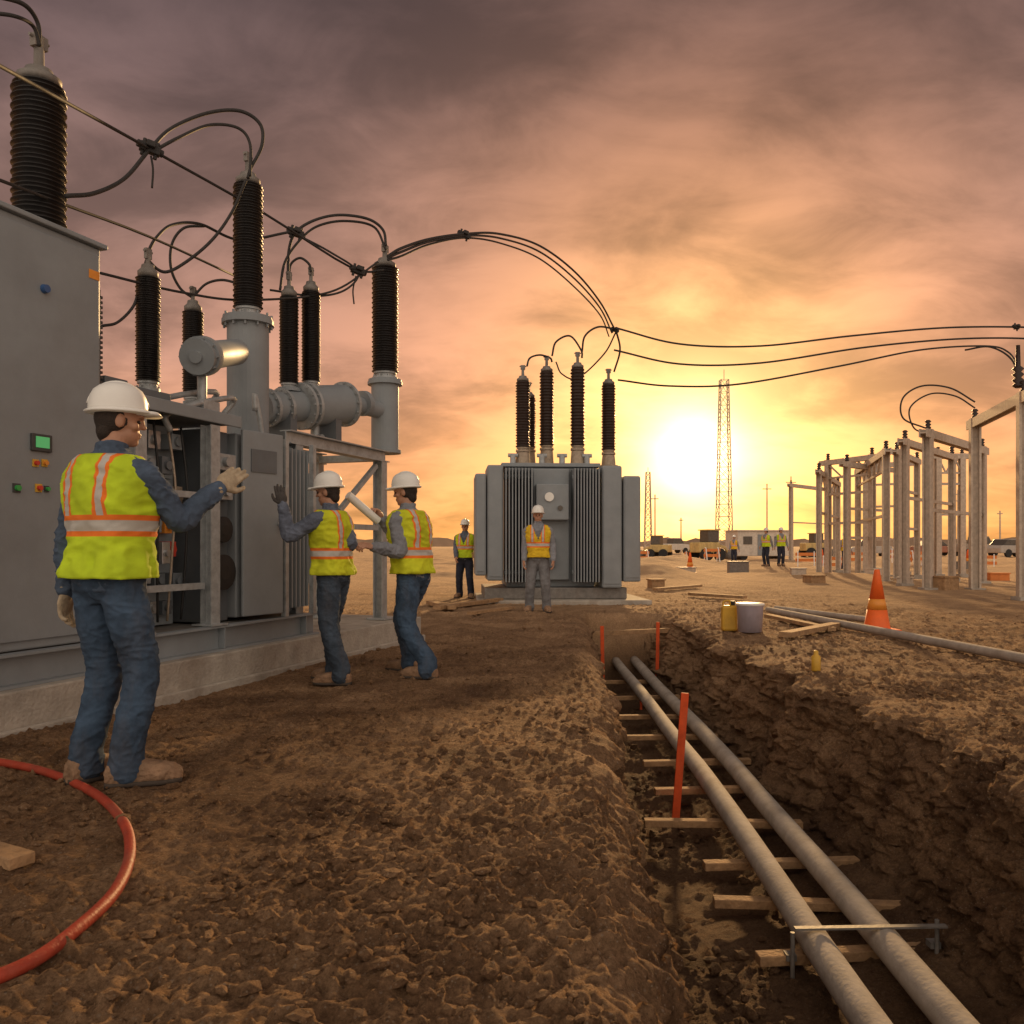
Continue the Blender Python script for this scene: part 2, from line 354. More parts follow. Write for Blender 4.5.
def GS(x, y, r=.12):
    k = np.array([(i, j) for i in (-1, 0, 1) for j in (-1, 0, 1)])*r; return float(gh(x+k[:, 0], y+k[:, 1]).mean())

def ico(r):
    t = (1+5**.5)/2; vs = [(-1, t, 0), (1, t, 0), (-1, -t, 0), (1, -t, 0), (0, -1, t), (0, 1, t), (0, -1, -t), (0, 1, -t), (t, 0, -1), (t, 0, 1), (-t, 0, -1), (-t, 0, 1)]
    return [Vector(v).normalized()*r for v in vs], [(0, 11, 5), (0, 5, 1), (0, 1, 7), (0, 7, 10), (0, 10, 11), (1, 5, 9), (5, 11, 4), (11, 10, 2), (10, 7, 6), (7, 1, 8), (3, 9, 4), (3, 4, 2), (3, 2, 6), (3, 6, 8), (3, 8, 9), (4, 9, 5), (2, 4, 11), (6, 2, 10), (8, 6, 7), (9, 8, 1)]
def stones():
    mb = MB(); rnd = random.Random(3); pts = []
    while len(pts) < 15000:
        y = 1.6+13*rnd.random()**1.8; x = rnd.uniform(-.64, .64)*y+rnd.uniform(-.3, .3)
        if mnoise.noise(Vector((x*1.3, y*1.3, 2)))+.25 < rnd.random()*.8-.2: continue
        l, r = float(Lr(np.array(y))), float(Rr(np.array(y)))
        inside = l+.15 < x < r-.4
        if (l-.18 < x < r+.05) and not inside: continue
        pts.append((x, y, inside))
    zs = gh(np.array([p[0] for p in pts]), np.array([p[1] for p in pts]))
    bv, bf = ico(1)
    for (x, y, ins), z in zip(pts, zs):
        r = .0035+.024*rnd.random()**5
        if ins: r *= 1.4
        s = [r*rnd.uniform(.6, 1.5) for _ in range(3)]; a = rnd.random()*6.28; ca, sa = math.cos(a), math.sin(a); zz = z-(1. if ins else 0)+r*.3
        k = [rnd.uniform(.7, 1.2) for _ in bv]
        mb.add([(x+(v.x*ca*s[0]-v.y*sa*s[1])*q, y+(v.x*sa*s[0]+v.y*ca*s[1])*q, zz+v.z*s[2]*.7*q) for v, q in zip(bv, k)], bf, False)
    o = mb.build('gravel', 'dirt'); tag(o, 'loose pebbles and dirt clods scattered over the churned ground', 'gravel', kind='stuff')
stones()

mb = MB(); rnd = random.Random(5); n = 160; vs = []
for i in range(n+1):
    x = -520+1040*i/n; h = 4+2.5*rnd.random()+3*mnoise.noise(Vector((x*.02, 0, 0)))
    vs += [(x, 600, -1), (x, 600+abs(x)*.02, h), (x, 640, h*.6)]
mb.add(vs, [(3*i, 3*i+3, 3*i+4, 3*i+1) for i in range(n)]+[(3*i+1, 3*i+4, 3*i+5, 3*i+2) for i in range(n)], True)
tag(mb.build('hills', mat('far_land', (.30, .20, .13), .95, 0, .05, .3)), 'low dark ridge of land along the horizon', 'hills', kind='structure')

# ------------------------------------------------------------ equipment row
O2 = Vector((-2.84, 5.9)); u = Vector((.33, .944)).normalized(); v2 = Vector((-u.y, u.x)); TH = math.atan2(u.y, u.x)
def rowa(px, b):
    t = (px-512)/F; a = (t*(O2.y+b*v2.y)-O2.x-b*v2.x)/(u.x-t*u.y); return a, O2.y+a*u.y+b*v2.y
def RP(px, py, b): a, d = rowa(px, b); return Vector((a, b, CH+(HZ-py)*d/F))
def rw(a, b=0, z=0): p = O2+a*u+b*v2; return Vector((p.x, p.y, z))

mb = MB(); mb.box2((-5, -.18, -.3), (4.75, 4.2, .28)); mb.box2((-5, -.22, -.3), (4.79, -.181, .06))
pad = mb.build('concrete_foundation', 'concrete', bevel=.012); pad.location = rw(0); pad.rotation_euler = (0, 0, TH)
tag(pad, 'long low concrete foundation slab under the grey switchgear at left', 'foundation')
sk = thing('steel_skid', 'grey steel channel skid lying on the concrete slab under the cabinets', 'skid', rw(0, 0, .28), TH)
sko = (0, 0, .28)
for b0 in (0, 1.15):
    mb = MB(sko); mb.box2((-3, b0-.02, .281), (2.62, b0-.002, .489)); mb.box2((-3, b0-.09, .281), (2.62, b0-.021, .298)); mb.box2((-3, b0-.09, .472), (2.62, b0-.021, .489))
    mb.build('channel', 'paint', sk)
mb = MB(sko); mb.box2((-3, .001, .3), (2.6, 1.12, .485)); mb.build('deck', 'gal_dark', sk)
for k in range(5):
    mb = MB(sko); a = -2.4+k*1.2; mb.box2((a-.006, -.085, .30), (a+.006, -.022, .47)); mb.build('stiffener', 'paint', sk)

def bushing(parent, x, y, z0, z1, r, m='black', ns=None, term=.22, off=(0, 0, 0), flange=True, capm='galv'):
    L = z1-z0; ns = ns or max(12, int(L/(r*.18))); prof = [(r*.55, z0-.01)]
    for i in range(ns):
        a = z0+L*i/ns; h = L/ns; rr = r if i % 2 == 0 else r*.94
        prof += [(r*.8, a+h*.05), (rr*.98, a+h*.32), (rr, a+h*.48), (rr*.96, a+h*.6), (r*.81, a+h*.88)]
    prof.append((r*.5, z1+.005))
    mb = MB(off); mb.lathe(prof, (x, y, 0), n=28); b = mb.build('bushing', m, parent)
    if flange:
        mb = MB(off); mb.lathe([(r*.95, z0-.09), (r*.95, z0-.06), (r*.72, z0-.058), (r*.72, z0-.02), (r*.85, z0-.018), (r*.85, z0+.004)], (x, y, 0), n=28, sm=False)
        for k in range(8):
            t = k*math.pi/4; mb.cyl((x+math.cos(t)*r*.84, y+math.sin(t)*r*.84, z0-.06), (x+math.cos(t)*r*.84, y+math.sin(t)*r*.84, z0-.035), r*.08, n=6)
        mb.build('flange', capm, b)
    mb = MB(off); mb.lathe([(r*.6, z1), (r*.8, z1+.01), (r*.82, z1+.05), (r*.55, z1+.08), (r*.5, z1+.11), (r*.2, z1+.125), (r*.18, z1+term)], (x, y, 0), n=24)
    mb.box((x, y, z1+term-.03), (r*.6, r*.3, .09)); mb.cyl((x-r*.45, y, z1+term-.01), (x+r*.45, y, z1+term-.01), .012, n=8)
    mb.build('terminal_cap', 'gal_dark', b)
    return b
cab = thing('control_cabinet', 'large grey control cabinet at the left edge with indicator buttons on its face', 'cabinet', rw(-1.1, .6, .49), TH)
co = (-1.1, .6, .49)
mb = MB(co); mb.box2((-2.4, .02, .492), (0, 1.2, 3.2)); mb.build('housing', 'paint', cab, bevel=.012)
mb = MB(co); mb.box2((-2.36, 0, .55), (-.03, .019, 3.15)); mb.build('door', 'paint', cab, bevel=.006)
mb = MB(co); mb.box2((-2.45, -.02, 3.201), (.03, 1.24, 3.235)); mb.build('roof', 'paint', cab, bevel=.008)
def cabpt(px, py): return RP(px, py, 0)
p = cabpt(40, 443); mb = MB(co); mb.box2((p.x-.075, -.022, p.z-.055), (p.x+.075, -.001, p.z+.055)); dsp = mb.build('display_frame', 'inside', cab, bevel=.004)
mb = MB(co); mb.box2((p.x-.05, -.026, p.z-.032), (p.x+.05, -.0225, p.z+.038)); mb.build('display_screen', 'lcd', dsp)
for px, py, m, w in ((35, 463, 'red', .018), (44, 463, 'orange', .018), (16, 488, 'green', .022), (38, 488, 'red', .02), (46, 489, 'green', .015)):
    p = cabpt(px, py); mb = MB(co); mb.box2((p.x-w*1.2, -.008, p.z-w*1.3), (p.x+w*1.2, -.001, p.z+w*1.3)); b = mb.build('button_plate', 'yellow' if m != 'green' else 'inside', cab)
    mb = MB(co); mb.cyl((p.x, -.008, p.z), (p.x, -.028, p.z), w*.8, n=16); mb.build('push_button', m, b)
p = cabpt(44, 289); mb = MB(co); mb.cyl((p.x, -.001, p.z), (p.x, -.03, p.z), .030, .025, 20); mb.build('lock_knob', 'blue', cab)
p = cabpt(94, 275); mb = MB(co); mb.box2((p.x-.045, -.004, p.z-.03), (p.x+.045, -.001, p.z+.03)); mb.build('warning_sticker', 'orange', cab)
mb = MB(co)
for k in range(26): z = 2.0+k*.035; mb.box2((.002, .05, z), (.05, 1.1, z+.018))
mb.box2((.002, .04, 1.95), (.02, 1.12, 2.93)); mb.build('side_louvre', 'inside', cab)
a, d = rowa(39, .55)
bushing(cab, a, .55, 3.36, RP(39, 86, .55).z, .18, off=co, term=.34)
mb = MB(co); mb.lathe([(.22, 3.236), (.22, 3.262), (.17, 3.265), (.15, 3.33)], (a, .55, 0), n=28, sm=False); mb.build('mounting_ring', 'paint_dark', cab)

bo = (1.4, .6, .49)
bay = thing('switchgear_bay', 'open grey switchgear bay with exposed mechanism, steel posts and tall black bushings', 'switchgear', rw(1.4, .6, .49), TH)
mb = MB(bo); mb.box2((.1, .62, .492), (2.5, 1.3, 2.14)); mb.build('tank', 'paint', bay, bevel=.02)
mb = MB(bo); mb.box2((.1, -.02, 2.18), (1.5, 1.35, 2.23)); mb.box2((.1, -.04, 2.15), (1.48, -.021, 2.25)); mb.build('roof_deck', 'paint', bay, bevel=.008)
mb = MB(bo); mb.box2((.32, .36, .5), (1.1, .6, 2.12)); mb.box2((.30, .08, .5), (.318, .6, 2.12)); mb.build('compartment', 'paint', bay)
for a in (.30, 1.12):
    mb = MB(bo); mb.hbeam((a, .0, .492), (a, .0, 2.128), .11, .012, (1, 0, 0)); mb.box((a, 0, .5), (.2, .2, .014)); mb.build('post', 'galv', bay)
for z in (1.55, .82): mb = MB(bo); mb.bar((.37, .02, z), (1.05, .02, z), .05, .05); mb.build('cross_rail', 'galv', bay)
rnd = random.Random(11)
cols = ['paint', 'paint', 'paint_dark', 'steel', 'galv', 'galv', 'paint', 'rubber']
for i in range(4):
    for j in range(7):
        a = .44+i*.17+rnd.uniform(-.015, .015); z = .66+j*.22+rnd.uniform(-.02, .02); w = rnd.uniform(.08, .14); h = rnd.uniform(.09, .18); d = rnd.uniform(.06, .24)
        mb = MB(bo); mb.box2((a-w/2, .359-d, z-h/2), (a+w/2, .359, z+h/2)); mb.cyl((a, .359-d, z), (a, .335-d, z), min(w, h)*.32, n=10)
        k = rnd.random(); mb.build('mechanism_block', 'red' if k < .04 else 'orange' if k < .09 else 'copper' if k < .18 else rnd.choice(cols), bay, bevel=.004)
for k in range(4):
    a0 = .5+.15*k; mb = MB(bo); pts = [(a0, .15, 2.1), (a0+rnd.uniform(-.05, .05), .09, 1.6), (a0+rnd.uniform(-.05, .05), .1, 1.1), (a0+rnd.uniform(-.05, .05), .15, .55)]
    mb.tube(crom(pts, 6), .010, 6); mb.build('wiring_loom', 'rubber' if k % 2 else 'copper', bay)
mb = MB(bo); mb.box2((1.2, .12, .5), (1.5, .6, 2.12)); mb.build('drive_housing', 'paint_dark', bay, bevel=.01)
for z, r in ((.92, .15), (1.28, .11)):
    mb = MB(bo); mb.lathe([(r*.5, 0), (r, .005), (r, .03), (r*.8, .035), (r*.8, .06), (r, .065), (r, .09), (r*.4, .1)], (1.34, .119, z), (0, -1, 0), 24, False); mb.build('cable_drum', 'rubber', bay)
for z, w in ((1.6, .1), (1.85, .14)):
    mb = MB(bo); mb.box2((1.34-w, .02, z-.07), (1.34+w, .118, z+.07)); mb.cyl((1.34, .019, z), (1.34, -.02, z), .04, n=14); mb.build('mechanism_block', 'galv', bay, bevel=.006)
Rm = Matrix.Rotation(R(-10), 3, 'Z'); hc = Vector((1.53, .0, 1.34))
mb = MB(bo); mb.box(hc+Rm @ Vector((.24, 0, 0)), (.48, .03, 1.62), Rm); dr = mb.build('door', 'paint', bay, bevel=.008)
mb = MB(bo); mb.box(hc+Rm @ Vector((.24, -.02, .55)), (.3, .012, .2), Rm); mb.build('door_plate', 'paint_dark', dr)
mb = MB(bo); mb.cyl(hc+Rm @ Vector((.42, -.02, 0)), hc+Rm @ Vector((.42, -.06, 0)), .018, n=10); mb.bar(hc+Rm @ Vector((.42, -.06, .07)), hc+Rm @ Vector((.42, -.06, -.07)), .02, .02); mb.build('door_handle', 'steel', dr)
mb = MB(bo); mb.box2((1.53, .06, .52), (2.06, .6, 2.12)); mb.build('side_tank', 'paint', bay, bevel=.01)
mb = MB(bo)
for k in range(7): a = 2.09+k*.066; mb.box2((a, -.04, .56), (a+.022, .6, 2.06))
mb.box2((2.07, .1, .52), (2.52, .61, 2.1)); mb.build('radiator_fins', 'paint', bay)
for a in (2.07, 2.53):
    mb = MB(bo); mb.bar((a, -.07, .492), (a, -.07, 2.12), .05, .05); mb.build('corner_angle', 'galv', bay)
tp = RP(248, 410, .6)
zt = RP(248, 322, .6).z
mb = MB(bo); mb.lathe([(.26, 2.16), (.26, 2.2), (.2, 2.205), (.2, zt-.04), (.25, zt-.035), (.25, zt+.01), (.24, zt+.012), (.24, zt+.04)], (tp.x, .6, 0), n=32, sm=False)
for k in range(12):
    t = k*math.pi/6; mb.cyl((tp.x+.225*math.cos(t), .6+.225*math.sin(t), zt-.07), (tp.x+.225*math.cos(t), .6+.225*math.sin(t), zt+.07), .012, n=6)
mb.build('turret', 'paint', bay)
zb = RP(248, 185, .6).z
bushing(bay, tp.x, .6, zt+.13, zb, .145, off=bo, term=.3)
q0 = RP(236, 352, .45); q1 = RP(204, 356, .15); dv = (q1-q0)
mb = MB(bo); mb.cyl(q0, q1, .12, n=28); mb.cyl(q1, q1+dv*.12, .165, n=28); mb.cyl(q1+dv*.12, q1+dv*.2, .145, n=28); mb.cyl(q1+dv*.2, q1+dv*.24, .05, n=12)
for k in range(10):
    aa, bb = frame(dv); t = k*math.pi/5; c = q1+(aa*math.cos(t)+bb*math.sin(t))*.148; mb.cyl(c+dv*.1, c+dv*.17, .011, n=6)
mb.build('side_snout', 'paint', bay)
mb = MB(bo); mb.cyl((q1.x, q1.y+.02, 2.24), (q1.x, q1.y+.02, q1.z-.1), .04, n=12); mb.box((q1.x, q1.y+.02, 2.3), (.2, .2, .1)); mb.build('snout_support', 'galv', bay)
for px, y0, y1, b in ((148, 382, 278, .8), (193, 398, 312, 1.25)):
    lo = RP(px, y0, b); hi = RP(px, y1, b)
    mb = MB(bo); mb.lathe([(.14, 2.14), (.14, lo.z-.12), (.12, lo.z-.09)], (lo.x, b, 0), n=20, sm=False); mb.build('pedestal', 'paint', bay)
    bushing(bay, lo.x, b, lo.z, hi.z, .105, off=bo, term=.24)
mb = MB(bo); mb.box2((.12, .1, 2.251), (.34, .9, 2.36)); mb.build('junction_box', 'paint_dark', bay, bevel=.01)
mb = MB(bo); mb.box2((.5, .2, 2.252), (.9, .9, 2.36)); mb.build('junction_box', 'paint_dark', bay, bevel=.01)
for k, (px0, py0, px1, py1, b) in enumerate(((160, 400, 215, 392, .3), (170, 412, 232, 398, .1), (255, 395, 262, 440, .3))):
    mb = MB(bo); a_ = RP(px0, py0, b); b_ = RP(px1, py1, b); mb.tube(crom([a_-Vector((0, 0, .15)), a_, b_, b_-Vector((0, -.1, .15))], 5), .025, 10); mb.build('pipework', 'galv', bay)

fo = (3.3, .5, .28)
br = thing('circuit_breaker', 'horizontal grey breaker cylinder on a steel frame with a black bushing at its right end', 'circuit breaker', rw(3.3, .5, .28), TH)
c0 = RP(262, 408, .75); c1 = RP(352, 404, .45); ax = (c1-c0)
def along(t): return c0+ax*t
mb = MB(fo); mb.cyl(along(0), along(.42), .165, n=36); mb.cyl(along(.42), along(.92), .225, n=36); mb.cyl(along(.92), along(1), .15, n=30)
mb.build('tank', 'paint', br)
for t, r in ((.06, .2), (.20, .2), (.40, .26), (.46, .26), (.90, .26), (.955, .19)):
    mb = MB(fo); e = ax.normalized(); mb.cyl(along(t)-e*.018, along(t)+e*.018, r, n=36)
    aa, bb = frame(e)
    for k in range(14):
        w = k*math.pi/7; c = along(t)+(aa*math.cos(w)+bb*math.sin(w))*(r-.018); mb.cyl(c-e*.035, c+e*.035, .01, n=6)
    mb.build('tank_flange', 'galv', br)
pt = RP(385, 412, .35); zt0 = RP(385, 452, .35).z; zt1 = RP(385, 376, .35).z
mb = MB(fo); mb.cyl(along(1), Vector((pt.x, pt.y, c1.z)), .10, n=28); mb.cyl(along(1.12), along(1.17), .15, n=28); mb.build('neck', 'paint', br)
mb = MB(fo); mb.lathe([(.2, zt0-.02), (.2, zt0+.02), (.17, zt0+.025), (.17, zt1-.12), (.215, zt1-.115), (.215, zt1-.08), (.205, zt1-.078), (.205, zt1-.05)], (pt.x, pt.y, 0), n=32, sm=False); mb.build('turret', 'paint', br)
bushing(br, pt.x, pt.y, zt1+.04, RP(385, 268, .35).z, .165, off=fo, term=.27)
for px, y0, y1 in ((289, 384, 297), (311, 382, 292)):
    b = .72 if px < 300 else .6
    lo = RP(px, y0, b); hi = RP(px, y1, b)
    mb = MB(fo); mb.lathe([(.12, c1.z+.05), (.12, lo.z-.09), (.14, lo.z-.088), (.14, lo.z-.06)], (lo.x, b, 0), n=20, sm=False); mb.build('pedestal', 'paint', br)
    bushing(br, lo.x, b, lo.z, hi.z, .105, off=fo, term=.26)
vp = RP(315, 440, .6); mb = MB(fo); mb.cyl((vp.x, .6, c1.z-.2), (vp.x, .6, vp.z-.1), .05, n=14); mb.cyl((vp.x-.09, .6, vp.z), (vp.x+.09, .6, vp.z), .04, n=12); mb.cyl((vp.x, .5, vp.z), (vp.x, .56, vp.z), .06, n=14); mb.build('drain_valve', 'galv', br)
zf = RP(380, 458, .2).z; aR = rowa(380, .1)[0]; aL = rowa(306, .1)[0]
for b in (.1, .95):
    mb = MB(fo); mb.hbeam((aL-.35, b, zf), (aR+.12, b, zf), .13, .012, (0, 1, 0)); mb.build('frame_beam', 'galv', br)
    for a in (aL-.2, aR):
        mb = MB(fo); mb.hbeam((a, b, .282), (a, b, zf-.066), .12, .012, (1, 0, 0)); mb.box((a, b, .296), (.24, .24, .02)); mb.build('leg', 'galv', br)
mb = MB(fo); mb.bar((aL-.2, .1, .95), (aR-.1, .1, zf-.12), .05, .05); mb.build('diagonal_brace', 'galv', br)
mb = MB(fo); mb.bar((aL-.2, .1, 1.35), (aR-.08, .1, 1.35), .06, .06); mb.build('cross_rail', 'galv', br)
for a in (aL, aR-.02):
    mb = MB(fo); mb.bar((a, .17, zf-.02), (a, .88, zf-.02), .1, .08); mb.build('cradle', 'galv', br)
mb = MB(fo); mb.box2((aL+.05, .3, .75), (aL+.65, .8, 1.9)); mb.build('drive_cabinet', 'paint', br, bevel=.012)
for tt in (.7, .2): mb = MB(fo); mb.bar((along(tt).x, along(tt).y, zf+.03), (along(tt).x, along(tt).y, c1.z-.17), .12, .3); mb.build('saddle', 'paint_dark', br)

# ------------------------------------------------------------ centre transformer
TD = 16.8; tx = (558-512)*TD/F
tr = thing('power_transformer', 'big grey power transformer with ribbed radiators and five bushings in the centre background', 'transformer', (tx, TD, .0), R(4))
k_ = TD/F
def tX(px): return (px-558)*k_
def tZ(py): return CH+(HZ-py)*k_
mb = MB(); mb.box2((tX(478), -.3, -.3), (tX(650), 2.6, .07)); o = mb.build('concrete_plinth', 'concrete', bevel=.02); o.location = (tx, TD, 0); o.rotation_euler = (0, 0, R(4))
tag(o, 'low concrete plinth under the centre transformer', 'plinth')
mb = MB(); mb.box2((-1.45, .1, .072), (1.4, 2.0, .3)); mb.build('base_frame', 'gal_dark', tr, bevel=.02)
mb = MB(); mb.box2((-1.0, .38, .302), (.8, 2.0, 2.72)); mb.build('tank', 'paint', tr, bevel=.03)
mb = MB(); mb.box2((-1.1, .3, 2.722), (.9, 2.05, 2.80)); mb.build('lid', 'paint', tr, bevel=.012)
mb = MB(); mb.box2((tX(534), .22, .45), (tX(571), .379, 2.68)); mb.build('front_panel', 'paint', tr, bevel=.02)
mb = MB(); mb.box2((tX(536), -.02, tZ(520)), (tX(569), .219, tZ(484))); cbx = mb.build('control_box', 'paint', tr, bevel=.02)
mb = MB(); mb.cyl((tX(549), -.021, tZ(497)), (tX(549), -.06, tZ(497)), .09, n=20); mb.build('dial_gauge', 'white', cbx)
mb = MB(); mb.cyl((tX(560), -.021, tZ(508)), (tX(560), -.05, tZ(508)), .05, n=16); mb.build('dial_gauge', 'glass', cbx)
mb = MB(); mb.box2((tX(541), .1, .7), (tX(556), .219, 1.3)); mb.build('terminal_box', 'paint_dark', tr, bevel=.01)
for x0, x1 in ((tX(504), tX(533)), (tX(573), tX(600))):
    mb = MB(); n = 9
    for i in range(n):
        a = x0+(x1-x0)*(i+.5)/n; mb.box2((a-.012, -.12, .42), (a+.012, .37, 2.66))
    for z in (.6, 2.5): mb.cyl((x0, .12, z), (x1, .12, z), .05, n=12)
    mb.build('radiator', 'paint', tr)
for x0, x1, z0, z1 in ((tX(487), tX(503), .45, 2.72), (tX(475), tX(486), .55, 2.55), (tX(602), tX(622), .3, 2.72), (tX(623.5), tX(641), .42, 2.52)):
    mb = MB(); mb.box2((x0, -.08, z0), (x1, 1.0, z1)); rb = mb.build('radiator_bank', 'paint', tr, bevel=.035)
    mb = MB(); mb.box2((x0+.03, -.095, z0+.08), (x1-.03, -.081, z1-.08)); mb.build('bank_panel', 'paint', rb, bevel=.005)
for px, y0, y1, b, m in ((527, 448, 382, .7, 'brown'), (537.5, 448, 398, 1.5, 'brown'), (552, 446, 372, .9, 'brown'), (582, 446, 368, .7, 'brown'), (618, 450, 384, 1.0, 'brown')):
    s = (TD+b)/TD; x = tX(px)*s; z0 = 1.15+(545-y0)*(TD+b)/F; z1 = 1.15+(545-y1)*(TD+b)/F
    if px > 600: x = tX(615)*s; 
    mb = MB(); mb.lathe([(.2, 2.73), (.2, 2.82), (.15, 2.83), (.13, z0-.1)], (x, b, 0), n=20, sm=False); mb.build('turret', 'copper', tr)
    bushing(tr, x, b, z0, z1, .155, m, off=(0, 0, 0), term=.32, ns=24, capm='copper')
for px in (515, 545, 566, 592):
    mb = MB(); mb.cyl((tX(px), .6, 2.8), (tX(px), .6, 3.0), .06, n=12); mb.cyl((tX(px)-.1, .6, 2.98), (tX(px)+.1, .6, 2.98), .04, n=10); mb.build('relief_valve', 'galv', tr)

# ------------------------------------------------------------ cables
def cable(label, pts, r=.016, group=None, name='overhead_cable', k=10):
    w = [P(*p) for p in pts]; o0 = w[0]; mb = MB(o0); mb.tube(crom(w, k), r, 8); o = mb.build(name, 'cable'); o.location = o0
    tag(o, label, 'cable', group); return o
cable('thin cable rising from the top of the leftmost bushing out of the frame', [(39, 46, 5.3), (38, 24, 5.3), (26, 6, 5.2), (4, -2, 5.1), (-30, -6, 5.0)], .014)
cable('second strand curling from the leftmost bushing top to the left edge', [(40, 46, 5.3), (33, 26, 5.25), (14, 16, 5.1), (-20, 12, 5.0)], .012)
cable('long straight line running from the upper left corner down to the right bushing', [(-40, 44, 4.4), (60, 99, 5.6), (150, 149, 7), (262, 212, 8.6), (352, 268, 9.8), (384, 270, 9.95)], .013, k=4)
cable('second straight line crossing at mid height behind the tall bushing', [(-40, 165, 5), (60, 203, 6.1), (150, 237, 7.3), (235, 276, 8.8)], .012, k=4)
cable('lower straight line passing from behind the cabinet towards the right bushing', [(96, 272, 6.8), (180, 292, 7.8), (246, 300, 8.6), (330, 292, 9.6), (378, 262, 9.9)], .012)
cable('big loop from the cabinet side over the first clamp and down to the tall bushing', [(66, 196, 6.0), (95, 193, 6.3), (125, 178, 6.7), (150, 149, 7), (172, 128, 7.3), (208, 113, 7.6), (240, 111, 7.8), (260, 124, 7.9), (262, 145, 7.9), (251, 168, 7.85), (248, 178, 7.8)], .016)
cable('inner loop beside the big loop above the tall bushing', [(152, 152, 7), (178, 138, 7.2), (210, 125, 7.6), (238, 128, 7.8), (250, 144, 7.85), (250, 176, 7.8)], .014)
cable('slack jumper sweeping from the tall bushing down to the second bushing', [(246, 180, 7.8), (232, 212, 7.8), (212, 240, 7.7), (186, 262, 7.6), (165, 272, 7.5), (150, 262, 7.4), (147, 250, 7.4)], .014)
cable('arched jumper from the slim bushing beside the cabinet to the middle clamp', [(148, 252, 7.5), (156, 238, 7.6), (172, 225, 7.9), (200, 224, 8.3), (240, 240, 8.8), (290, 232, 9.2)], .014)
cable('hooked jumper rising from the short rear bushing', [(193, 298, 8.6), (180, 288, 8.5), (171, 268, 8.4), (172, 244, 8.4), (184, 228, 8.4), (205, 226, 8.5)], .014)
cable('small curl from the short rear bushing towards the tall bushing', [(194, 296, 8.6), (206, 284, 8.6), (222, 280, 8.5), (240, 284, 8.4)], .013)
cable('dark jumper drooping out from behind the cabinet to the slim bushing', [(102, 326, 6.9), (118, 322, 7.1), (134, 305, 7.3), (140, 282, 7.4), (147, 258, 7.4)], .012)
cable('arch from the right bushing back to the middle clamp', [(386, 246, 9.9), (383, 230, 9.9), (368, 219, 9.8), (340, 215, 9.6), (315, 220, 9.4), (296, 232, 9.3), (289, 250, 9.3), (288, 278, 9.3)], .016)
cable('second arch beside it from the right bushing to the twin bushings', [(386, 250, 9.9), (374, 227, 9.9), (345, 221, 9.7), (318, 226, 9.5), (300, 240, 9.3), (285, 262, 9.2), (280, 290, 9.2)], .014)
cable('short hoop joining the twin bushings behind the tall one', [(289, 276, 9.4), (291, 264, 9.4), (300, 258, 9.4), (309, 264, 9.4), (311, 272, 9.4)], .014)
cable('cable drooping from the clamp to the twin bushings', [(296, 234, 9.3), (330, 252, 9.5), (358, 272, 9.8), (345, 290, 9.7), (315, 296, 9.5), (270, 290, 9.2)], .012)
for i, (dy, dx, lb) in enumerate(((0, 0, 'upper'), (6, -6, 'middle'), (13, -12, 'lower'))):
    cable(lb+' of the three bundled cables arching from the right bushing to the centre transformer',
          [(388, 256+dy*.3, 9.9), (402, 248+dy*.6, 10.2), (430, 239+dy*.4, 11), (465, 234+dy*.3, 12), (500, 234+dy*.7, 13.2), (540, 246+dy, 14.6), (575, 272+dy*1.2, 15.9), (600, 302+dy, 16.9), (615+dx*.5, 330+dy*.5, 17.4)], .018-.002*i)
cable('pigtail wire hanging below the first clamp', [(151, 156, 7), (153, 170, 7), (152, 188, 7)], .009, name='hanging_wire')
cable('pigtail wire hanging below the clamp near the right bushing', [(356, 276, 9.8), (353, 290, 9.8), (354, 304, 9.8)], .009, name='hanging_wire')
cable('hoop joining the two leftmost bushings of the centre transformer', [(527, 366, 17.4), (530, 358, 17.5), (540, 355, 17.6), (550, 358, 17.7), (552, 362, 17.7)], .02)
cable('jumper rising from the transformer middle bushing to the high clamp', [(552, 356, 17.7), (556, 342, 17.7), (570, 336, 17.6), (581, 350, 17.5), (582, 358, 17.5)], .02)
cable('curved lead from the transformer fourth bushing to the high clamp', [(582, 352, 17.5), (585, 336, 17.5), (598, 327, 17.5), (615, 329, 17.5)], .02)
cable('curved lead from the transformer last bushing to the high clamp', [(614, 372, 17.8), (620, 350, 17.7), (616, 330, 17.5)], .02)
cable('lowest lead hanging between the transformer bushings and the clamp', [(556, 362, 17.7), (562, 374, 17.6), (578, 378, 17.7), (604, 354, 17.6), (616, 332, 17.5)], .016)
cable('uppermost of the three long lines crossing the glowing sky to the right', [(616, 328, 17.5), (680, 344, 17.6), (760, 346, 17.8), (850, 336, 18), (940, 328, 18), (1016, 327, 18), (1060, 330, 18)], .02)
cable('middle of the three long lines crossing the glowing sky to the right', [(614, 350, 17.6), (680, 364, 17.8), (760, 363, 18), (860, 348, 18.2), (940, 340, 18.3), (1000, 338, 18.4), (1060, 340, 18.4)], .02)
cable('lowest of the three long lines crossing the glowing sky to the right', [(618, 380, 17.8), (670, 386, 18), (740, 384, 18.4), (840, 366, 19), (920, 350, 19.5), (985, 346, 19.8), (1008, 352, 19.6), (1020, 370, 18.6)], .02)
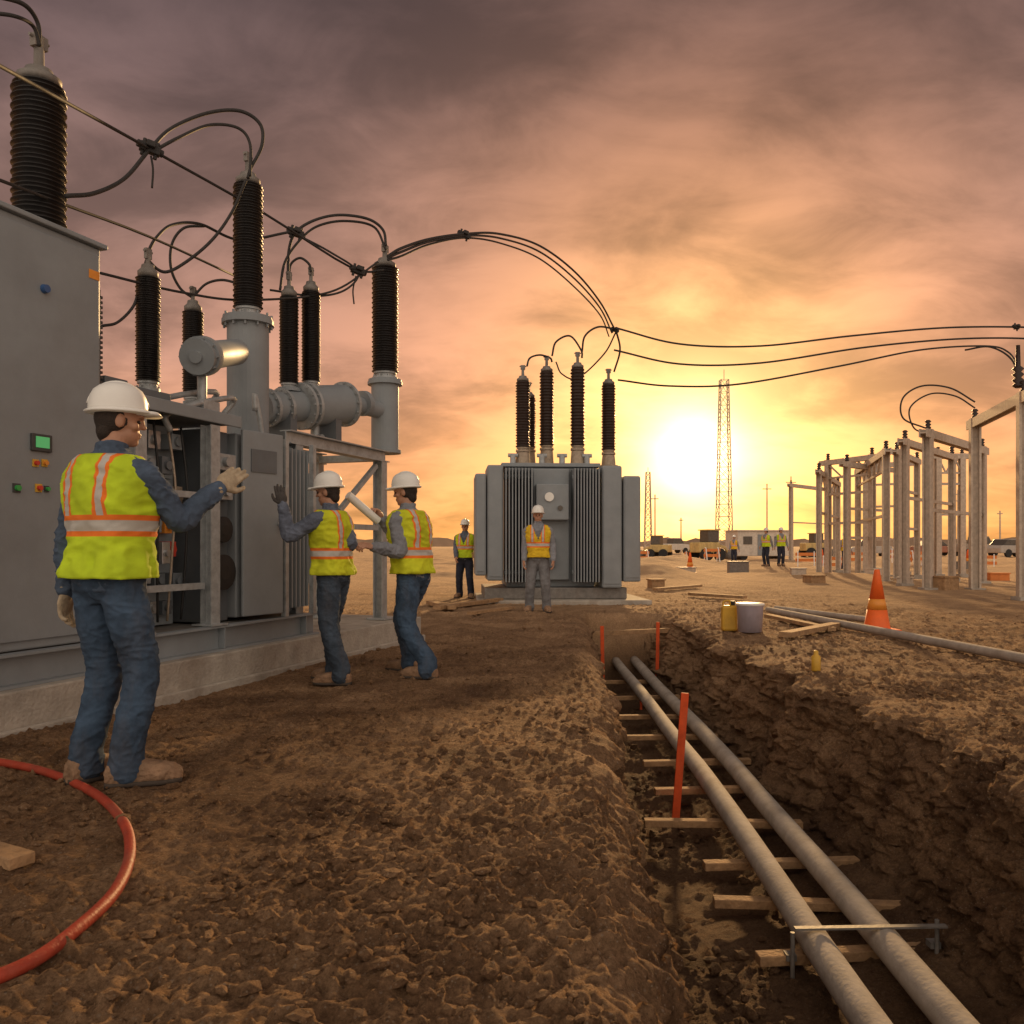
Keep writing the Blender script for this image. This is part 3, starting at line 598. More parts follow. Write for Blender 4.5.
for px, py, d, lb in ((150, 149, 7, 'dark bolted clamp where the upper left cables meet'), (296, 233, 9.3, 'dark bolted clamp above the twin bushings'), (358, 271, 9.8, 'small clamp on the straight line left of the right bushing'),
                      (464, 235, 12, 'spacer clamp on the bundled cables over the sky'), (615, 330, 17.45, 'clamp high above the centre transformer where the long lines start'), (1016, 327, 18, 'small clamp on the uppermost long line at the right edge')):
    mb = MB(); mb.box((0, 0, 0), (.16, .07, .07)); mb.box((0, 0, .02), (.07, .16, .05)); mb.cyl((-.05, 0, -.07), (-.05, 0, .07), .016, n=8); mb.cyl((.05, 0, -.07), (.05, 0, .07), .016, n=8); mb.cyl((-.1, -.03, 0), (.1, .03, .01), .03, n=10)
    o = mb.build('cable_clamp', 'cable', bevel=.008); o.location = P(px, py, d); o.rotation_euler = (0, .2, .5); tag(o, lb, 'clamp')

# ------------------------------------------------------------ trench contents
def pipe_x(y, k): return np.interp(y, [1, 3.5, 7.2, 13.8], [1.36, 1.43, 1.59, 1.70]) + k
for k, lb in ((0, 'left grey conduit pipe running along the trench'), (.33, 'right grey conduit pipe running along the trench')):
    yy = np.linspace(-2.5, 13.9, 60); pts = [(float(pipe_x(y, k))-(.03 if k else 0)*(y/14), float(y), -.745+.01*math.sin(y*1.3+k*8)) for y in yy]
    mb = MB(pts[0]); mb.tube(pts, .072, 24); t = thing('conduit_pipe', lb, 'pipe', pts[0]); mb.build('pipe_wall', 'pipe', t)
sp = [4.15, 4.72, 5.36, 6.1, 6.9, 7.8, 8.8, 9.9, 11.1, 12.4]
words = ['first', 'second', 'third', 'fourth', 'fifth', 'sixth', 'seventh', 'eighth', 'ninth', 'tenth', 'eleventh', 'twelfth', 'thirteenth', 'fourteenth', 'fifteenth']
rnd = random.Random(9)
for i, y in enumerate(sp):
    x0 = 1.19+rnd.uniform(-.06, .06); x1 = 2.16+rnd.uniform(-.06, .06); mb = MB(((x0+x1)/2, y, -.86))
    if i == 3: x0 = 1.04
    mb.bar((x0, y+rnd.uniform(-.06, .06), -.85), (x1, y+rnd.uniform(-.06, .06), -.84), .075, .05)
    o = mb.build('timber_sleeper', 'wood', bevel=.005); o.location = ((x0+x1)/2, y, -.86)
    tag(o, words[i]+' timber crosspiece under the trench pipes counted from the near end', 'sleeper', 'timber crosspieces in the trench')
for x, y, z, lb in ((1.34, 4.06, -.83, 'left thin steel rod pinning the near timber crosspiece'), (2.03, 4.06, -.77, 'right thin steel rod pinning the near timber crosspiece')):
    mb = MB(); mb.cyl((0, 0, -.25), (0, 0, .13), .011, n=8); mb.box((0, .035, .0), (.05, .05, .03)); o = mb.build('steel_stake', 'gal_dark'); o.location = (x, y, z); tag(o, lb, 'stake')
mb = MB(); mb.bar((-.36, 0, 0), (.36, 0, .012), .03, .010)
o = mb.build('pipe_bracket', 'gal_dark'); o.location = (1.70, 4.03, -.668); tag(o, 'thin metal strap bracket over both pipes at the near timber', 'bracket')
for px, yb, yt, xt, w, lb in ((676, 815, 693, 685, .06, 'tall orange survey stake leaning in the middle of the trench'), (603, 697, 626, 602, .05, 'orange stake at the far left side of the trench'), (657, 688, 622, 658, .05, 'orange stake at the far right side of the trench'), (641, 708, 690, 641, .03, 'short orange peg beside the trench pipes')):
    d = F*2.1/(yb-HZ); a = P(px, yb, d); b = P(xt, yt, d); mb = MB(a); mb.bar(a-(b-a)*.1, b, w, .02, (1, 0, 0)); o = mb.build('survey_stake', 'stake', bevel=.003); o.location = a; tag(o, lb, 'stake')
a = P(585, 634, 13.2); b = P(680, 630, 13.2); mb = MB(a); mb.bar(a, b, .07, .07); o = mb.build('shoring_beam', 'wood', bevel=.004); o.location = a; tag(o, 'timber brace spanning the far end of the trench', 'beam')

pts = []
for px, py in ((-60, 752), (0, 758), (50, 768), (95, 790), (123, 820), (130, 850), (116, 888), (80, 925), (30, 957), (-40, 985)):
    d = F*1.05/(py-HZ); x = (px-512)*d/F; pts.append((x, d, GS(x, d, .2)+.026))
cp = crom(pts, 10)
mb = MB(cp[0]); mb.tube(cp, .019, 16); t = thing('hose', 'thick red rubber hose curving over the dirt at lower left', 'hose', cp[0]); mb.build('hose_body', 'hose', t)
def ground_obj(px, py): d = F*CH/(py-HZ); d = F*(CH-GS((px-512)*d/F, d))/(py-HZ); x = (px-512)*d/F; return Vector((x, d, GS(x, d)))
p = ground_obj(5, 862); mb = MB(); mb.box((0, 0, .02), (.2, .09, .04)); o = mb.build('wood_offcut', 'wood', bevel=.004); o.location = p; o.rotation_euler = (0, 0, -.5); tag(o, 'small timber offcut on the dirt inside the hose curve', 'offcut')

def cone(p, label, s=1., group=None):
    c = thing('traffic_cone', label, 'cone', p, 0, group); c.scale = (s, s, s)
    mb = MB(); mb.lathe([(.17, .03), (.165, .04), (.125, .28)], n=24); mb.lathe([(.098, .42), (.035, .80), (.03, .81)], n=24); mb.build('cone_body', 'cone', c)
    mb = MB(); mb.lathe([(.126, .279), (.099, .421)], n=24); mb.build('reflective_collar', 'orange', c)
    mb = MB(); mb.box((0, 0, .015), (.46, .46, .03)); mb.build('base', 'cone', c, bevel=.01)
cone(ground_obj(877, 629), 'large orange traffic cone standing on the dirt right of the trench')
p = ground_obj(750, 631); c = thing('bucket', 'pale bucket standing on the right bank of the trench', 'bucket', p)
mb = MB(); mb.lathe([(.15, 0), (.17, .33), (.18, .34), (.18, .36), (.16, .36)], n=24); mb.build('bucket_body', 'lav', c); mb = MB(); mb.lathe([(.185, .345), (.185, .375), (.12, .38)], n=24); mb.build('lid', 'white', c)
p = ground_obj(729, 629); c = thing('fuel_can', 'small yellow can beside the pale bucket', 'can', p)
mb = MB(); mb.box((0, 0, .17), (.2, .12, .34)); mb.build('can_body', 'yellow', c, bevel=.03); mb = MB(); mb.cyl((.05, 0, .34), (.05, 0, .4), .03, n=12); mb.build('spout', 'rubber', c); mb = MB(); mb.tube(crom([(-.08, 0, .33), (-.07, 0, .39), (0, 0, .4), (.02, 0, .34)], 5), .012, 6); mb.build('handle', 'yellow', c)
p = ground_obj(816, 671); mb = MB(); mb.lathe([(.035, 0), (.04, .01), (.04, .13), (.02, .15), (.02, .18), (.012, .185)], n=16); o = mb.build('spray_can', 'yellow'); o.location = p; tag(o, 'little yellow spray can standing on the dirt near the right rim', 'can')
def ground_bar(px0, py0, px1, py1, r, name, label, cat, m, square=False):
    a = ground_obj(px0, py0); b = ground_obj(px1, py1); a.z += r+.02; b.z += r+.02; mb = MB(a)
    if square: mb.bar(a, b, r*3, r*1.2)
    else: mb.cyl(a, b, r, n=14)
    o = mb.build(name, m); o.location = a; tag(o, label, cat)
ground_bar(768, 614, 1060, 674, .05, 'ground_pipe', 'long grey pipe lying on the dirt behind the cone to the right edge', 'pipe', 'pipe')
ground_bar(776, 612, 870, 624, .045, 'ground_pipe', 'shorter pipe lying beside the long pipe', 'pipe', 'pipe')
ground_bar(785, 640, 836, 629, .05, 'plank', 'loose plank near the pale bucket', 'plank', 'wood', True)
ground_bar(768, 620, 832, 634, .04, 'plank', 'thin plank between bucket and cone', 'plank', 'wood', True)
ground_bar(437, 612, 500, 603, .05, 'plank', 'plank lying left of the centre transformer', 'plank', 'wood', True)
ground_bar(470, 617, 512, 611, .04, 'plank', 'short plank lying behind the three workers', 'plank', 'wood', True)
ground_bar(430, 606, 452, 612, .05, 'plank', 'offcut plank by the end of the concrete slab', 'plank', 'wood', True)
ground_bar(690, 597, 745, 601, .05, 'plank', 'plank lying beyond the yellow can', 'plank', 'wood', True)
ground_bar(655, 592, 700, 588, .05, 'plank', 'plank lying just right of the transformer plinth', 'plank', 'wood', True)
rnd = random.Random(21)
for i, (px, py, m, lb) in enumerate(((656, 581, 'wood', 'small timber crate just right of the transformer plinth'), (686, 575, 'tan_steel', 'pale steel box beyond the far end of the trench'), (738, 573, 'gal_dark', 'dark crate left of the two distant workers'),
                                 (798, 576, 'tan_steel', 'pale box right of the two distant workers'), (814, 582, 'wood', 'timber crate left of the steel gantries'), (905, 584, 'tan_steel', 'pale box at the foot of the widest gantry'),
                                 (945, 590, 'wood', 'timber crate in front of the widest gantry'), (998, 580, 'barrier', 'orange box near the right edge behind the gantry post'), (960, 573, 'gal_dark', 'dark crate behind the widest gantry'), (875, 577, 'trailer', 'white box among the gantry posts'))):
    p = ground_obj(px, py); w = rnd.uniform(.22, .4)*p.y/16; h = w*rnd.uniform(.4, .7); t = thing('site_crate', lb, 'crate', p, rnd.uniform(-.6, .6), 'crates and boxes around the site')
    mb = MB(); mb.box((0, 0, h/2-.05), (w, .4, h+.06)); mb.build('crate_body', m, t, bevel=.01); mb = MB(); mb.box((0, 0, h), (w+.05, .45, .035)); mb.build('lid', m, t)
for i, (px, py) in enumerate(((690, 566), (822, 568), (968, 572))):
    p = ground_obj(px, py); cone(p, words[i]+' from the left of the small distant orange cones', 1.0, 'small distant cones')

# ------------------------------------------------------------ right side gantries
def gantry(label, p0, d0, p1, d1, h, w=.2, rails=(.55,), m='tan_steel', truss=False):
    a = Vector(((p0-512)*d0/F, d0, 0)); b = Vector(((p1-512)*d1/F, d1, 0)); t = thing('steel_gantry', label, 'gantry', a, 0, 'steel gantries of the unfinished substation')
    e = (b-a).normalized(); off = a
    for q in (a, b):
        mb = MB(off); mb.hbeam(q+Vector((0, 0, -.4)), q+Vector((0, 0, h)), w, w*.2, e); mb.build('post', m, t)
        mb = MB(off); mb.box(q+Vector((0, 0, -.06)), (.36, .36, .25)); mb.build('footing', 'concrete', t)
        mb = MB(off); mb.lathe([(.05, h), (.08, h+.05), (.04, h+.08), (.08, h+.12), (.04, h+.16), (.08, h+.2), (.04, h+.24)], q, n=12); mb.build('insulator', 'brown', t)
    zb = h-w*.5-.01
    mb = MB(off); mb.hbeam(a-e*.4+Vector((0, 0, zb)), b+e*.4+Vector((0, 0, zb)), w*.95, w*.16, (0, 0, 1))
    mb.build('crossbeam', m, t)
    if truss:
        mb = MB(off); L = (b-a).length; n = max(3, int(L/.6)); mb.bar(a+Vector((0, 0, h*.84)), b+Vector((0, 0, h*.84)), .07, .07)
        for i in range(n):
            q0 = a+e*L*i/n; q1 = a+e*L*(i+1)/n; z0, z1 = (h*.84, h-.15) if i % 2 else (h-.15, h*.84); mb.bar(q0+Vector((0, 0, z0)), q1+Vector((0, 0, z1)), .05, .05)
        mb.build('truss', m, t)
    for f in rails:
        mb = MB(off); mb.bar(a+Vector((0, 0, h*f)), b+Vector((0, 0, h*f)), .07, .09); mb.build('rail', m, t)
    return t
gantry('tall steel gantry cut by the right edge of the photo', 975, 21.5, 1024, 17.8, 4.35, .24, (), m='tan_steel')
gantry('gantry with the widest twin posts left of the right edge one', 928, 21.7, 982, 25.5, 4.1, .22, (.5,))
gantry('gantry standing just left of the widest one', 905, 24, 952, 28, 4.15, .2, (.6,))
gantry('gantry in the middle of the steel group', 886, 26, 858, 33, 4.1, .21, (.5,), truss=True)
gantry('gantry with low rails second from the left of the group', 847, 29, 886, 31, 4.0, .19, (.35, .6))
gantry('leftmost gantry of the steel group', 819, 31, 838, 37, 3.9, .19, (.6,), truss=True)
gantry('gantry joining the leftmost posts to the middle ones', 828, 32, 872, 30, 4.35, .19, (.7, .45), truss=True)
gantry('narrow gantry between the middle one and the widest one', 897, 28, 917, 31, 4.3, .19, (.4, .7))
gantry('rear gantry between the widest posts and the right edge', 938, 32, 962, 32, 4.6, .2, (.75, .5), truss=True)
gantry('low rear gantry behind the middle posts', 866, 36, 905, 35, 4.6, .2, (.3, .6, .8))
gantry('gantry far behind the trailer side of the steel group', 791, 60, 835, 66, 5.5, .25, (.5,))
cable('upper slack jumper looping off the right edge gantry', [(975, 402, 21.5), (950, 388, 21.6), (922, 386, 21.8), (903, 398, 21.8), (903, 418, 21.8), (925, 428, 21.7)], .022)
cable('lower slack jumper looping off the right edge gantry', [(975, 408, 21.5), (955, 396, 21.6), (930, 394, 21.8), (910, 408, 21.8), (914, 428, 21.8), (930, 434, 21.7)], .02)
cable('jumper drooping at the right edge gantry top', [(1019, 385, 18), (1012, 360, 18.2), (990, 347, 18.6), (965, 350, 19)], .02)
a = P(1018, 388, 17.9); mb = MB(a); mb.lathe([(.05, 0), (.12, .05), (.06, .1), (.12, .16), (.06, .22), (.12, .28), (.06, .34), (.12, .4), (.05, .46), (.04, .9)], a, n=14); o = mb.build('post_insulator', 'brown'); o.location = a; tag(o, 'ribbed insulator on the right edge gantry', 'insulator')

def tower(label, px, d, ztop, wb, wt, m='tan_steel', tk=.00085):
    x = (px-512)*d/F; t = thing('lattice_tower', label, 'tower', (x, d, 0)); mb = MB(); n = 14
    cor = lambda f, i: Vector(((wb+(wt-wb)*f)/2*(1 if i in (0, 1) else -1), (wb+(wt-wb)*f)/2*(1 if i in (0, 3) else -1), ztop*f))
    th = tk*d
    for i in range(4): mb.bar(cor(0, i), cor(1, i), th, th)
    mb.build('tower_leg', m, t); mb = MB()
    for k in range(n):
        f0, f1 = k/n, (k+1)/n
        for i in range(4):
            j = (i+1) % 4; mb.bar(cor(f0, i), cor(f1, j), th*.5, th*.5); mb.bar(cor(f0, j), cor(f1, i), th*.5, th*.5); mb.bar(cor(f1, i), cor(f1, j), th*.5, th*.5)
    mb.build('bracing', m, t)
    mb = MB(); mb.bar((0, 0, ztop), (0, 0, ztop*1.06), th*.7, th*.7); mb.build('mast', m, t)
tower('tall lattice tower standing in front of the setting sun', 724, 110, 22.5, 1.9, 1.0, tk=.001)
tower('small far lattice tower right of the centre transformer', 648, 150, 14, 1.3, .7)
def pole(label, px, d, h, arms=0):
    x = (px-512)*d/F; t = thing('utility_pole', label, 'pole', (x, d, 0)); th = .0011*d
    mb = MB(); mb.cyl((0, 0, -.5), (0, 0, h), th, th*.7, 8); mb.build('shaft', 'tan_steel', t)
    mb = MB()
    for k in range(max(1, arms)): mb.bar((-h*.06, 0, h*(.93-.1*k)), (h*.06, 0, h*(.93-.1*k)), th, th)
    mb.build('crossarm', 'tan_steel', t)
pole('thin pole right of the tall lattice tower', 767, 70, 6.2); pole('second thin pole left of the steel gantries', 791, 60, 6)
pole('far utility pole near the right edge', 1000, 110, 5.6, 1); pole('very small pole between transformer and tower', 681, 120, 5); pole('far pole behind the steel group', 958, 90, 7, 2)
pole('slim pole beside the small lattice tower', 655, 90, 6.5)

def car(label, px, d, col, rz, kind='car', s=1.):
    x = (px-512)*d/F; z = G(x, d); t = thing('parked_'+kind, label, kind, (x, d, z), rz, 'vehicles parked at the back of the site')
    h = 1 if kind == 'car' else 1.15
    def prism(poly, w):
        m = MB(); n = len(poly); vs = [(p[0]*s, -w/2, p[1]*s*h) for p in poly]+[(p[0]*s, w/2, p[1]*s*h) for p in poly]
        return m.add(vs, [tuple(range(n)), tuple(range(n, 2*n))[::-1]]+[(i, (i+1) % n, n+(i+1) % n, n+i)[::-1] for i in range(n)])
    prism([(-2.1, .35), (2.1, .35), (2.15, .7), (1.9, .9), (1.0, .98), (-2.0, 1.0), (-2.15, .75)], 1.75).build('body', col, t, bevel=.06)
    top = [(-1.7, 1.0), (1.0, .99), (.4, 1.45), (-1.2, 1.48)] if kind == 'car' else [(-.3, 1.0), (1.2, .99), (.9, 1.5), (-.2, 1.52)]
    prism(top, 1.5).build('window', 'glass', t, bevel=.04); prism([(top[3][0], 1.481), (top[2][0], 1.455), (top[2][0]-.1, 1.52), (top[3][0]+.1, 1.53)] if kind == 'car' else [(-.2, 1.521), (.9, 1.505), (.85, 1.58), (-.15, 1.58)], 1.45).build('roof', col, t)
    for a in (-1.3, 1.3):
        for b in (-.8, .8): m = MB(); m.cyl((a*s, b-.1, .34), (a*s, b+.1, .34), .34, n=16); m.build('wheel', 'rubber', t)
car('silver car parked at the far right edge', 1012, 72, 'car1', .3); car('sand coloured pickup truck parked left of the silver car', 975, 78, 'car3', .1, 'truck')
car('red car behind the steel gantries', 935, 84, 'car2', 0.); car('small pale truck left of the office trailer', 672, 100, 'trailer', .4, 'truck'); car('small silver truck between the middle gantries', 870, 90, 'car1', 2.9, 'truck')
x = (757-512)*66/F; t = thing('office_trailer', 'white site office trailer behind the two distant workers', 'trailer', (x, 66, G(x, 66)), .15)
mb = MB(); mb.box((0, 0, 1.25), (4.2, 2.4, 1.9)); mb.build('cabin', 'trailer', t, bevel=.05); mb = MB(); mb.box((0, 0, 2.25), (4.4, 2.6, .1)); mb.build('roof', 'trailer', t)
for a in (-1.3, 1.2): mb = MB(); mb.box((a, -1.22, 1.5), (.7, .04, .6)); mb.build('window', 'glass', t)
mb = MB(); mb.box((-.1, -1.22, 1.15), (.8, .04, 1.6)); mb.build('door', 'paint', t)
for a in (-1.5, 1.5): mb = MB(); mb.cyl((a, -1, .3), (a, 1, .3), .3, n=16); mb.build('wheel', 'rubber', t)
def loader(px, d, rz, label):
    x = (px-512)*d/F; t = thing('wheel_loader', label, 'loader', (x, d, G(x, d)), rz)
    mb = MB(); mb.box((-.3, 0, .9), (1.8, 1.1, .7)); mb.build('body', 'loader', t, bevel=.08); mb = MB(); mb.box((.1, 0, 1.65), (.9, .95, .8)); mb.build('cab', 'glass', t, bevel=.05); mb = MB(); mb.box((.1, 0, 2.09), (1.05, 1.1, .08)); mb.build('roof', 'loader', t)
    for s in (-.45, .45): mb = MB(); mb.bar((-.2, s, 1.2), (1.1, s, .9), .1, .14); mb.bar((1.1, s, .9), (1.5, s, .4), .1, .12); mb.build('boom', 'loader', t)
    mb = MB(); mb.loft([((1.6, -.8, .4), (.3, 0, 0), (0, 0, .32), 3), ((1.6, .8, .4), (.3, 0, 0), (0, 0, .32), 3)], 16); mb.build('bucket', 'gal_dark', t)
    for a in (-.75, .5):
        for b in (-.6, .6): mb = MB(); mb.cyl((a, b-.14, .42), (a, b+.14, .42), .42, n=18); mb.build('wheel', 'rubber', t)
loader(708, 58, .5, 'small yellow wheel loader left of the tall tower'); loader(658, 80, 2.6, 'smaller yellow loader near the transformer'); loader(815, 75, .2, 'far loader between trailer and gantries')
rnd = random.Random(4)
bl = ['orange barrier left of the leftmost gantry', 'orange barrier at the foot of the leftmost gantry', 'orange barrier right of the leftmost gantry', 'orange barrier behind the middle gantry', 'orange barrier near the right edge', 'orange barrier near the sun glare', 'orange barrier just right of the transformer', 'orange barrier left of the widest gantry', 'orange barrier below the wheel loader']
for i, (px, d) in enumerate(((806, 44), (832, 42), (856, 45), (900, 47), (985, 43), (692, 60), (642, 50), (918, 44), (712, 48))):
    x = (px-512)*d/F; t = thing('site_barrier', bl[i], 'barrier', (x, d, G(x, d)-.1), rnd.uniform(-.6, .6), 'orange site barriers')
    mb = MB(); mb.box((0, 0, .75), (1.05, .05, .16)); mb.box((0, 0, .45), (1.05, .05, .16)); mb.bar((-.4, .04, .3), (-.4, .04, .85), .04, .04); mb.bar((.4, .04, .3), (.4, .04, .85), .04, .04); mb.build('board', 'barrier', t)
    for s in (-.4, .4): mb = MB(); mb.bar((s, -.2, -.1), (s, 0, .9), .05, .05); mb.bar((s, .2, -.1), (s, .03, .9), .05, .05); mb.build('leg', 'white', t)

# ------------------------------------------------------------ people
def remesh(name, mb, voxel, m, parent, it=4, folds=0., fs=9., seed=0, label=None):
    me = mb.mesh('tmp'); o = bpy.data.objects.new('tmp', me); C.objects.link(o)
    r = o.modifiers.new('r', 'REMESH'); r.mode = 'VOXEL'; r.voxel_size = voxel; r.use_smooth_shade = True
    if it: s = o.modifiers.new('s', 'SMOOTH'); s.factor = .5; s.iterations = it
    dg = bpy.context.evaluated_depsgraph_get(); dg.update()
    ev = o.evaluated_get(dg); nm = bpy.data.meshes.new_from_object(ev); bpy.data.objects.remove(o); bpy.data.meshes.remove(me)
    if folds:
        n = len(nm.vertices); co = np.empty(n*3); nm.vertices.foreach_get('co', co); co = co.reshape(-1, 3)
        no = np.empty(n*3); nm.vertices.foreach_get('normal', no); no = no.reshape(-1, 3)
        x, y, z = co.T; wx = vn(x*4, y*4, z*4, seed)*1.8
        def rg(v, p): return (1-2*np.abs(v))**p
        q = rg(vn(x*fs+wx+z*fs*.7, y*fs+seed-z*fs*.5, z*fs*1.3+wx*2, seed+1), 3)-.4
        q2 = rg(vn(x*fs*1.9-z*fs, y*fs*1.9+wx, z*fs*2.6, seed+2), 2)-.5
        q3 = vn(x*fs*5, y*fs*5, z*fs*7, seed+4)
        m_ = .4+1.2*np.clip(vn(x*5, y*5, z*6, seed+9)+.5, 0, 1)
        d = folds*(q*.5+q2*.42*m_+q3*.22); co = co+no*d[:, None]; nm.vertices.foreach_set('co', co.ravel()); nm.update()
    nm.polygons.foreach_set('use_smooth', [True]*len(nm.polygons)); nm.name = name; nm.materials.clear(); nm.materials.append(M[m])
    ob = bpy.data.objects.new(name, nm); C.objects.link(ob); ob.parent = parent
    if label: ob['label'] = label
    return ob
def ik(a, t, l1, l2, pole):
    a, t, pole = Vector(a), Vector(t), Vector(pole); d = t-a; L = min(d.length, (l1+l2)*.997); e = d.normalized(); t = a+e*L
    x = (l1*l1-l2*l2+L*L)/(2*L); h = math.sqrt(max(0, l1*l1-x*x)); p = (pole-e*pole.dot(e)).normalized(); return a+e*x+p*h, t
def limb(mb, pts, rs, n=16, k=5):
    P_ = [Vector(p) for p in pts]; c = crom(P_, k); rr = []
    for i in range(len(pts)-1):
        for j in range(k): rr.append(rs[i]+(rs[i+1]-rs[i])*j/k)
    rr.append(rs[-1]); mb.tube(c, rr, n); mb.ell(P_[0], (rs[0],)*3); mb.ell(P_[-1], (rs[-1]*.98,)*3)
def hand(mb, w, d, n, side, pose, g=1.0):
    d = Vector(d).normalized(); n = Vector(n); n = (n-d*n.dot(d)).normalized(); l = d.cross(n)*side
    pc = w+d*.05; Rm = Matrix((l, d, n)).transposed()
    mb.ell(pc, (.044*g, .058, .019*g), Rm); mb.ell(w+d*.005, (.031*g, .04, .026*g), Rm); mb.ell(w-d*.03, (.036*g, .05, .033*g), Rm)
    curls = {'point': (8, 62, 70, 72), 'relax': (22, 28, 32, 38), 'grip': (55, 58, 60, 62), 'open': (6, 10, 14, 20)}[pose]
    for i, (ln, o, cu) in enumerate(zip((.074, .082, .076, .060), (.030, .010, -.011, -.030), curls)):
        p = w+d*(.092-abs(i-1)*.005)+l*o*g; ang = R(cu*.5); dd = d+l*(o*1.6); dd.normalize(); pts = [p-d*.02]; rs = [.0105*g]
        pts.append(p); rs.append(.0105*g)
        for j, f in enumerate((.45, .3, .25)):
            v = dd*math.cos(ang)+n*math.sin(ang); p = p+v*ln*f; pts.append(p); rs.append((.0100-.0008*j)*g); ang += R(cu*.85)
        mb.tube(pts, rs, 10); mb.ell(pts[-1], (rs[-1],)*3, None, 10, 6)
        for q, r_ in zip(pts[1:-1], rs[1:-1]): mb.ell(q, (r_*1.04,)*3, None, 10, 6)
    t0 = w+d*.025+l*.028*g; t1 = t0+(l*.75+d*.65+n*.25).normalized()*.04; t2 = t1+(l*.3+d*.9+n*(.35 if pose != 'open' else .1)).normalized()*.033; t3 = t2+(d*.9+n*.4).normalized()*.022
    mb.tube([t0, t1, t2, t3], [.016*g, .0135*g, .0115*g, .0095*g], 10)
    for q, r_ in ((t0, .016), (t1, .0135), (t2, .0115), (t3, .0095)): mb.ell(q, (r_*g,)*3, None, 10, 6)
seed_ = [0.]
def person(label, base, rz, rh, lh, head_turn=0, head_tilt=0, feet=None, lean=(0, 0), shirt='shirt1', trousers='jeans', vest='vest1', glove='glove', poseR='relax', poseL='relax', vox=.008, s=1., group=None, hatm='white', poleR=None, poleL=None, headoff=(0, 0), belly=0, detail=True, loose=1., lw=1.):
    t = thing('person', label, 'person', base, rz, group); t.scale = (s, s, s)
    inv = Matrix.Rotation(-rz, 3, 'Z'); base = Vector(base)
    def loc(wp): return (inv @ (Vector(wp)-base))/s
    def sh(z): k = max(0, z-.95); return Vector((lean[0]*k, lean[1]*k, 0))
    def secs(off, zs=None):
        T = [(.82, .10, .08, 0, 2.2), (.88, .160, .118, -.008, 2.4), (.96, .170, .124, -.008, 2.5), (1.04, .162, .118, 0, 2.5), (1.14, .164, .122+belly, .006, 2.5), (1.26, .182, .130+belly*.5, .004, 2.6), (1.36, .194, .127, 0, 2.6), (1.43, .186, .112, -.004, 2.4), (1.475, .14, .09, -.008, 2.2), (1.51, .085, .072, -.006, 2), (1.54, .062, .062, 0, 2)]
        return [(Vector((0, y, z))+sh(z), Vector((rx+off, 0, 0)), Vector((0, ry+off, 0)), ex) for z, rx, ry, y, ex in T]
    S_ = {1: Vector((.182, -.005, 1.42))+sh(1.42), -1: Vector((-.182, -.005, 1.42))+sh(1.42)}
    arms = {}
    for sd, tg, pl in ((1, rh, poleR), (-1, lh, poleL)):
        tg = loc(tg); el, wr = ik(S_[sd], tg, .295, .255, inv @ Vector(pl) if pl else Vector((sd*.5, -.7, -.6))); arms[sd] = (S_[sd], el, wr)
    legs = {}
    feet = feet or {1: ((.1, 0, 0), 0), -1: ((-.1, 0, 0), 0)}
    for sd in (1, -1):
        (fx, fy, fz), fa = feet[sd]; ank = Vector((fx, fy-.03, fz+.10)); hip = Vector((sd*.09, -.01, .905))
        fd = Vector((math.sin(-fa), math.cos(fa), 0)); kn, ank = ik(hip, ank, .409, .409, Vector((sd*.06, 1, 0))+fd*.6); legs[sd] = (hip, kn, ank, fd)
    hp = Vector((0, 0, 1.53))+sh(1.55)+Vector((headoff[0], headoff[1], 0)); HR = Matrix.Rotation(head_turn, 3, 'Z') @ Matrix.Rotation(head_tilt, 3, 'X')
    def H(x, y, z): return hp+HR @ Vector((x, y, z))
    mb = MB()
    mb.loft(secs(-.026), 24)
    mb.tube([Vector((0, -.005, 1.45))+sh(1.45), Vector((0, 0, 1.52))+sh(1.52), H(0, -.005, .06)], [.07, .06, .057], 16)
    mb.ell(H(0, -.008, .145), (.074, .095, .103), HR, 20, 14); mb.ell(H(0, .028, .07), (.056, .064, .062), HR, 18, 12); mb.ell(H(0, .06, .035), (.028, .028, .022), HR)
    if detail:
        mb.ell(H(0, .088, .155), (.045, .018, .012), HR); mb.ell(H(0, .092, .125), (.010, .018, .026), HR); mb.ell(H(0, .103, .108), (.015, .016, .012), HR)
        mb.ell(H(0, .087, .073), (.024, .012, .006), HR); mb.ell(H(0, .085, .061), (.021, .012, .007), HR)
        for sd in (-1, 1): mb.ell(H(sd*.076, -.002, .118), (.009, .021, .032), HR); mb.ell(H(sd*.045, .06, .105), (.022, .022, .022), HR)
    for sd in (1, -1):
        a, b, c = arms[sd]; limb(mb, [a-Vector((sd*.02, 0, .015)), (a+b)/2, b, (b+c)/2, c], [.044, .040, .035, .033, .024])
        h, k, n_, fd = legs[sd]; limb(mb, [h, (h+k)/2, k, (k+n_)/2, n_], [.070, .062, .045, .045, .032])
    remesh('body', mb, min(vox, .007) if detail else vox, 'skin', t, 2)
    if detail:
        for sd in (-1, 1): m2 = MB(); m2.ell(H(sd*.031, .080, .128), (.013, .009, .008), HR); m2.build('eye', 'eye', t)
    mb = MB(); mb.loft(secs(0)[1:], 28)
    for sd in (1, -1):
        a, b, c = arms[sd]; w = loose
        limb(mb, [a+Vector((-sd*.03, 0, .0)), a+(b-a)*.15, (a+b)/2, b, (b+c)/2, c], [.062*w, .067*w, .062*w, .055*w, .052*w, .041*w], 18)
    mb.lathe([(.066, 1.50), (.072, 1.535), (.066, 1.555)], sh(1.5), n=20)
    remesh('shirt', mb, vox, shirt, t, 3, .017, 13, 3)
    mb = MB(); sc = secs(.004); mb.loft(sc[:4], 28)
